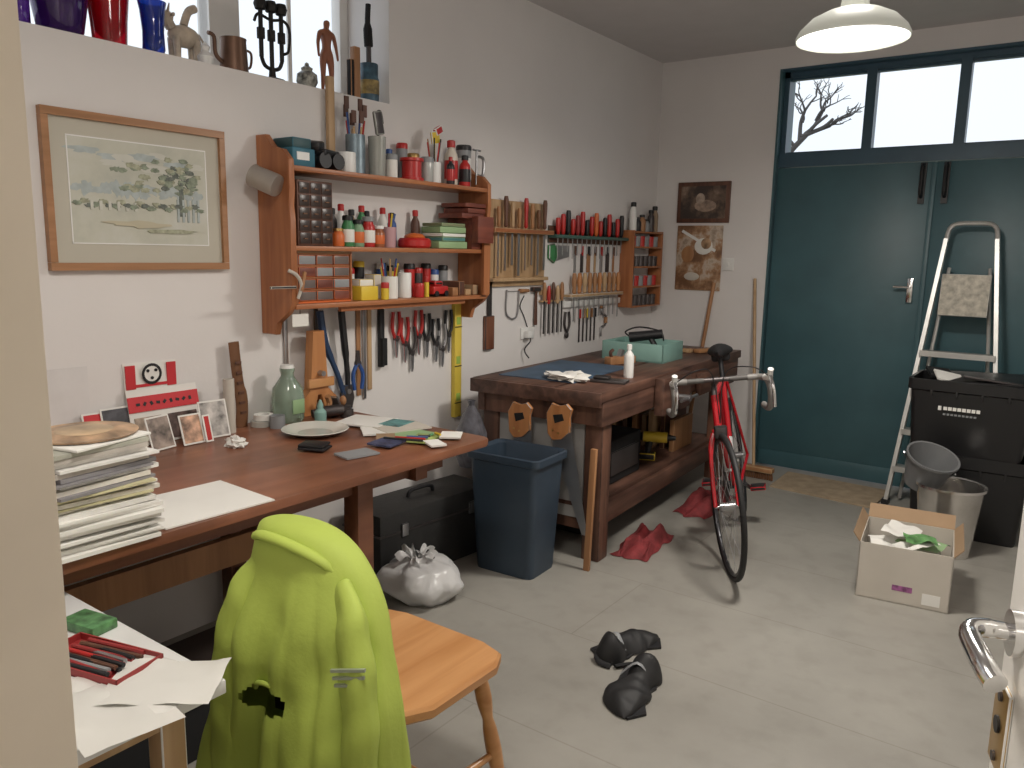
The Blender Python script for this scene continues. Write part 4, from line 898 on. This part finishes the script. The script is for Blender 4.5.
# ---------------------------------------------------------------- crates, bin, bucket, box
def crate(name,loc,rz,w,d,h,m,lid=True):
    o=Ob(name,loc=loc,rz=rz)
    R_=lambda w_,d_,z:[(x,y,z) for x,y in rrect(-w_/2,w_/2,-d_/2,d_/2,.03,3)]
    o.rings([R_(w*.86,d*.86,0),R_(w*.88,d*.88,.02),R_(w*.95,d*.95,h*.84),R_(w,d,h*.86),R_(w,d,h),R_(w*.95,d*.95,h),R_(w*.9,d*.9,h*.55)],m)
    for k in (-.3,-.1,.1,.3): o.box(w*k-.006,w*k+.006,-d*.5+.001,-d*.44,h*.78,h*.86,m,.001)
    return o
CR=mat('black_crate_plastic',(.011,.011,.012),.38)
o=crate('black_recycling_box',(2.29,4.94,0),.05,.58,.38,.46,CR);o.done()
o=crate('black_recycling_box',(2.27,4.93,.46),.0,.60,.40,.40,CR)
o.box(-.14,-.125,-.197,-.18,.24,.262,PAPER)
for k in range(8): o.box(-.115+.022*k,-.098+.022*k,-.196,-.18,.243,.260,PAPER)
for k in range(9): o.box(-.115+.018*k,-.103+.018*k,-.193,-.18,.215,.224,GREY)
o.cb((-.12,-.06,.405),(.14,.12,.01),PAPER,(.3,.2,.4));o.cb((.05,.02,.40),(.42,.30,.02),CR,(.08,-.03,.1),.004);o.cb((.10,-.09,.41),(.30,.06,.015),DSTEEL,(-.05,.10,.15),.003);o.cb((-.18,.05,.41),(.12,.2,.02),BLKM,(.1,.1,.3),.003);o.done()
o=Ob('stainless_steel_bin',loc=(2.255,4.50,0));o.lathe([(0,.01),(.115,.01),(.118,0),(.155,.35),(.165,.352),(.165,.366),(.152,.362),(.114,.02)],(0,0,0),GALV,36);o.done()
o=Ob('grey_bucket',loc=(2.115,4.55,.345));M=Matrix.Rotation(.30,3,'Y')@Matrix.Rotation(.3,3,'X')
o.lathe([(0,-.02),(.085,-.02),(.12,.15),(.13,.152),(.13,.165),(.12,.163),(.082,0)],(0,0,0),mat('bucket_grey',(.17,.175,.18),.45),30,M=M)
hp=[M@V((.127*math.cos(t),.127*math.sin(t)*.6-.06,.155-.09*math.sin(t))) for t in [math.pi*k/12 for k in range(13)]];o.tube(hp,.004,STEEL,6);o.done()
o=Ob('cardboard_box',loc=(2.175,3.86,0),rz=.12)
w,d,h=.37,.40,.255
o.box(-w/2,w/2,-d/2,d/2,0,.006,CARDW)
for a in ((-w/2,-w/2+.005,-d/2,d/2),(w/2-.005,w/2,-d/2,d/2),(-w/2,w/2,-d/2,-d/2+.005),(-w/2,w/2,d/2-.005,d/2)): o.box(*a,0,h,CARDW)
o.T=Matrix.Translation((-w/2,0,h))@Matrix.Rotation(math.radians(-35),4,'Y');o.box(-.002,.002,-d/2,d/2,0,.05,BROWN)
o.T=Matrix.Translation((w/2,0,h))@Matrix.Rotation(math.radians(40),4,'Y');o.box(-.002,.002,-d/2,d/2,0,.05,BROWN)
o.T=Matrix.Translation((0,d/2,h))@Matrix.Rotation(math.radians(-50),4,'X');o.box(-w/2,w/2,-.002,.002,0,.08,BROWN)
o.T=Matrix.Identity(4)
o.box(-.04,.04,-d/2-.001,-d/2+.002,.06,.085,mat('label_purple',(.3,.1,.25),.5,var=.6,scale=40));o.box(.08,.15,-d/2-.001,-d/2+.002,.02,.07,PAPER)
o.done()
o=Ob('packaging_paper',loc=(2.175,3.86,.10),rz=.12);
for k,(x,y,m,a) in enumerate(((-.06,0,PAPER,.3),(.06,.05,LGRN,-.4),(.02,-.06,PAPER,.9),(-.03,.08,PAPER,1.4),(.05,-.05,mat('green_plastic_film',(.12,.28,.10),.3,var=.5,scale=30),.2))):
    o.T=Matrix.Translation((x,y,.10+.016*k))@Matrix.Rotation(a,4,'Z')@Matrix.Rotation(.25*math.sin(k*2+1),4,'X')
    s_=.13 if k==4 else .19
    o.surf(lambda u,v:((u-.5)*s_,(v-.5)*s_*.75,.025*wob((u*2.2,v*2.2,k))),12,12,m)
o.T=Matrix.Identity(4);o.box(-.14,.14,-.16,.16,-.09,.07,PAPER,.01);o.done(60)
o=Ob('doorstep_mat');o.prism([(1.15,5.50),(1.16,5.08),(1.80,5.02),(1.82,5.46)],0,.012,'xy',mat('coir_mat',(.36,.28,.19),.95,var=.2,scale=14,bump=.4));o.done()
o=Ob('broom');o.tube([(.99,5.24,.08),(.80,5.56,1.34)],.011,LWOOD,10);o.box(.90,1.13,5.20,5.26,.05,.085,MWOOD,.006)
for k in range(16): o.cyl((.91+.0138*k,5.23,.055),(.905+.0148*k,5.22,0.002),.007,LEATH,seg=6)
o.done()
o=Ob('wooden_pole');o.tube([(.40,5.40,.02),(.50,5.56,1.30)],.014,MWOOD,10);o.done()
# ---------------------------------------------------------------- ledge ornaments
LZ=2.161
def glass(n,c): return mat(n,c,.08,trans=.55,var=.05)
PURP=glass('purple_glass',(.08,.02,.20));RG=glass('red_glass',(.55,.01,.02));BG=glass('blue_glass',(.01,.05,.42))
o=Ob('purple_glass_bowl',loc=(-.14,1.36,LZ));o.lathe([(0,0),(.05,0),(.07,.03),(.085,.12),(.09,.22),(.085,.22),(.06,.03),(0,.02)],(0,0,0),PURP,28);o.done()
o=Ob('purple_glass_bottle',loc=(-.12,1.20,LZ));o.lathe([(0,0),(.05,0),(.055,.01),(.055,.15),(.02,.2),(.018,.28),(.014,.28)],(0,0,0),PURP,24);o.done()
o=Ob('red_glass_vase',loc=(-.15,1.53,LZ));o.lathe([(0,0),(.05,0),(.055,.02),(.06,.10),(.07,.20),(.078,.26),(.073,.26),(.055,.10),(0,.02)],(0,0,0),RG,30);o.done()
o=Ob('blue_glass_vase',loc=(-.07,1.645,LZ));o.lathe([(0,0),(.03,0),(.038,.02),(.036,.08),(.042,.15),(.048,.18),(.043,.18),(.03,.05),(0,.01)],(0,0,0),BG,26);o.done()
CRM=mat('cream_ceramic',(.50,.42,.33),.4,var=.3,scale=20)
o=Ob('ceramic_cow_ornament',loc=(-.11,1.79,LZ))
o.ell((0,0,.10),(.035,.065,.04),CRM)
for x in (-.018,.018):
    for y in (-.04,.04): o.cyl((x,y,0),(x,y,.09),.011,CRM,r2=.015,seg=10)
o.ell((0,-.075,.15),(.022,.035,.028),CRM,(.5,0,0));o.tube([(0,-.05,.12),(0,-.07,.15)],.02,CRM)
for s in (-1,1): o.cyl((s*.015,-.07,.17),(s*.035,-.075,.195),.006,CRM,r2=.002,seg=8);o.ell((s*.03,-.06,.16),(.014,.005,.008),CRM)
o.tube(catm([(0,.06,.12),(0,.08,.09),(0,.075,.05)],4),.004,CRM);o.tube(catm([(0,.0,.14),(.0,.02,.19),(.0,.05,.21)],4),.015,CRM);o.done()
o=Ob('small_white_ornament',loc=(-.04,1.83,LZ));o.lathe([(0,0),(.025,0),(.03,.03),(.012,.05),(.018,.065),(0,.085)],(0,0,0),WHT,18);o.done()
o=Ob('copper_jug',loc=(-.08,1.98,LZ));CP=mat('aged_copper',(.16,.09,.06),.4,.6,.2)
o.lathe([(0,0),(.052,0),(.054,.01),(.048,.12),(.050,.13),(.045,.13),(.045,.02)],(0,0,0),CP,26)
o.tube(catm([(0,-.045,.03),(0,-.08,.06),(0,-.085,.12),(0,-.11,.13)],5),.008,CP);o.tube(catm([(0,.05,.1),(0,.08,.09),(0,.075,.04),(0,.05,.03)],5),.005,CP);o.done()
o=Ob('iron_candlestick',loc=(-.08,2.16,LZ));IR=mat('wrought_iron',(.03,.028,.027),.5,.6)
o.lathe([(0,0),(.05,0),(.05,.01),(.015,.02),(.012,.05)],(0,0,0),IR,20)
for yy in (-.05,0,.05):
    o.cyl((0,yy,.05 if yy==0 else .09),(0,yy,.27),.009,IR,seg=10);o.lathe([(.02,.27),(.026,.29),(.02,.31),(0,.30)],(0,yy,0),IR,14);o.cyl((0,yy,.16),(0,yy,.20),.016,IR,seg=12)
o.tube(catm([(0,-.05,.09),(0,-.035,.06),(0,0,.05),(0,.035,.06),(0,.05,.09)],4),.008,IR)
o.tube(catm([(0,-.08,.22),(0,-.06,.25),(0,0,.24),(0,.06,.25),(0,.09,.22),(0,.085,.14),(0,.06,.12)],5),.006,IR);o.done()
o=Ob('patterned_pot',loc=(-.07,2.33,LZ));o.lathe([(0,0),(.03,0),(.045,.03),(.042,.06),(.022,.075),(.025,.085),(.01,.095),(.008,.105),(0,.11)],(0,0,0),mat('patterned_glaze',(.25,.25,.22),.3,var=.95,scale=45),26);o.done()
def mannequin(loc,s,m):
    J_=[(0,0,.52),(0,0,.60),(0,0,.70),(0,0,.80),(0,0,.86),(0,.01,.93),(0,.01,.98)]
    R_=[.07,.06,.07,.075,.03,.055,.035]
    E=[(i,i+1) for i in range(6)]
    def add(ch,root):
        p=root
        for q,r in ch:
            J_.append(q);R_.append(r);E.append((p,len(J_)-1));p=len(J_)-1
    for sd in (-1,1):
        add([((0,sd*.07,.47),.055),((.01,sd*.075,.27),.038),((0,sd*.08,.05),.024),((.05,sd*.085,.02),.022)],0)
        add([((0,sd*.12,.80),.035),((.01,sd*.16,.66),.026),((.03,sd*.17,.52),.018),((.04,sd*.17,.46),.016)],3)
    me=bpy.data.meshes.new('artist_mannequin');me.from_pydata([V(j)*s for j in J_],E,[]);ob=bpy.data.objects.new('artist_mannequin',me)
    bpy.context.collection.objects.link(ob);ob.location=loc
    md=ob.modifiers.new('skin','SKIN');sv=me.skin_vertices[0].data
    for i,r in enumerate(R_): sv[i].radius=(r*s,r*s)
    sv[0].use_root=True
    ob.modifiers.new('sub','SUBSURF').levels=1;ob.modifiers['sub'].render_levels=2
    me.materials.append(m);return ob
mannequin((-.07,2.44,LZ-.0),.31,mat('figure_wood',(.28,.10,.05),.45,var=.15))
o=Ob('wooden_batten');o.box(-.06,-.03,2.565,2.60,LZ,LZ+.22,MWOOD,.003);o.box(-.05,-.02,2.535,2.555,LZ-.0,LZ+.16,BLKM,.003);o.done()
o=Ob('wooden_batten');o.T=Matrix.Translation((.025,2.37,1.811));o.cb((0,0,.20),(.02,.035,.40),LWOOD,(0,-.0,0),.002);o.T=Matrix.Identity(4);o.done()
o=Ob('varnish_tin',loc=(-.05,2.67,LZ));o.lathe([(0,0),(.045,0),(.045,.10),(.042,.105),(.042,.16),(.040,.165),(0,.16)],(0,0,0),mat('tin_label',(.04,.09,.13),.4,var=.7,scale=25),24)
o.lathe([(.046,.03),(.0465,.031),(.0465,.09),(.046,.091)],(0,0,0),mat('tin_label_yellow',(.30,.22,.08),.5,var=.6,scale=30),24)
o.cyl((0,0,.15),(.0,.0,.24),.012,DSTEEL);o.tube(catm([(0,0,.24),(.0,-.005,.34),(0,0,.42)],4),[.02]*4+[.012]*5,BLKM);o.done()
# ---------------------------------------------------------------- lights & world
def area(loc,size,power,col,rot=(0,0,0),name='light'):
    l=bpy.data.lights.new(name,'AREA');l.shape='DISK';l.size=size;l.energy=power;l.color=col
    ob=bpy.data.objects.new(name,l);ob.location=loc;ob.rotation_euler=rot;bpy.context.collection.objects.link(ob);return ob
area((1.91,3.2,2.255),.34,34,(1,.935,.85),name='pendant_light')
area((1.75,.95,2.42),.34,19,(1,.935,.85),name='pendant_light')  # light of the added, unseen desk-side pendant
area((2.2,-.85,2.42),.34,14,(1,.93,.84),name='pendant_light')  # added fill from behind the camera, under the unseen hall pendant
def pt(loc,p,col,r=.12,name='upper_fill_light'):
    l=bpy.data.lights.new(name,'POINT');l.energy=p;l.color=col;l.shadow_soft_size=r;ob=bpy.data.objects.new(name,l);ob.location=loc;bpy.context.collection.objects.link(ob)
pt((1.91,3.2,2.60),6,(1,.95,.9));pt((1.75,.95,2.72),5,(1,.95,.9));  # added fill lights in open air above the shades, no bulb there
w=bpy.data.worlds.new('sky');bpy.context.scene.world=w;w.use_nodes=True;nt=w.node_tree;bg=nt.nodes['Background']
tc=nt.nodes.new('ShaderNodeTexCoord');ns=nt.nodes.new('ShaderNodeTexNoise');ns.inputs['Scale'].default_value=2;rp=nt.nodes.new('ShaderNodeValToRGB')
rp.color_ramp.elements[0].color=(.74,.87,1,1);rp.color_ramp.elements[1].color=(.97,.98,1,1)
nt.links.new(tc.outputs['Generated'],ns.inputs['Vector']);nt.links.new(ns.outputs['Fac'],rp.inputs['Fac']);nt.links.new(rp.outputs[0],bg.inputs[0]);bg.inputs[1].default_value=1.15
# ---------------------------------------------------------------- camera
cd=bpy.data.cameras.new('camera');cam=bpy.data.objects.new('camera',cd);bpy.context.collection.objects.link(cam)
cam.matrix_world=Matrix.Translation((2.713,0,1.5))@Matrix.Rotation(math.radians(35.8),4,'Z')@Matrix.Rotation(math.radians(90-9.55),4,'X')@Matrix.Rotation(math.radians(1.1),4,'Z')
cd.lens=790/1024*36;cd.clip_start=.02;bpy.context.scene.camera=cam
bpy.context.scene.view_settings.view_transform='Standard'
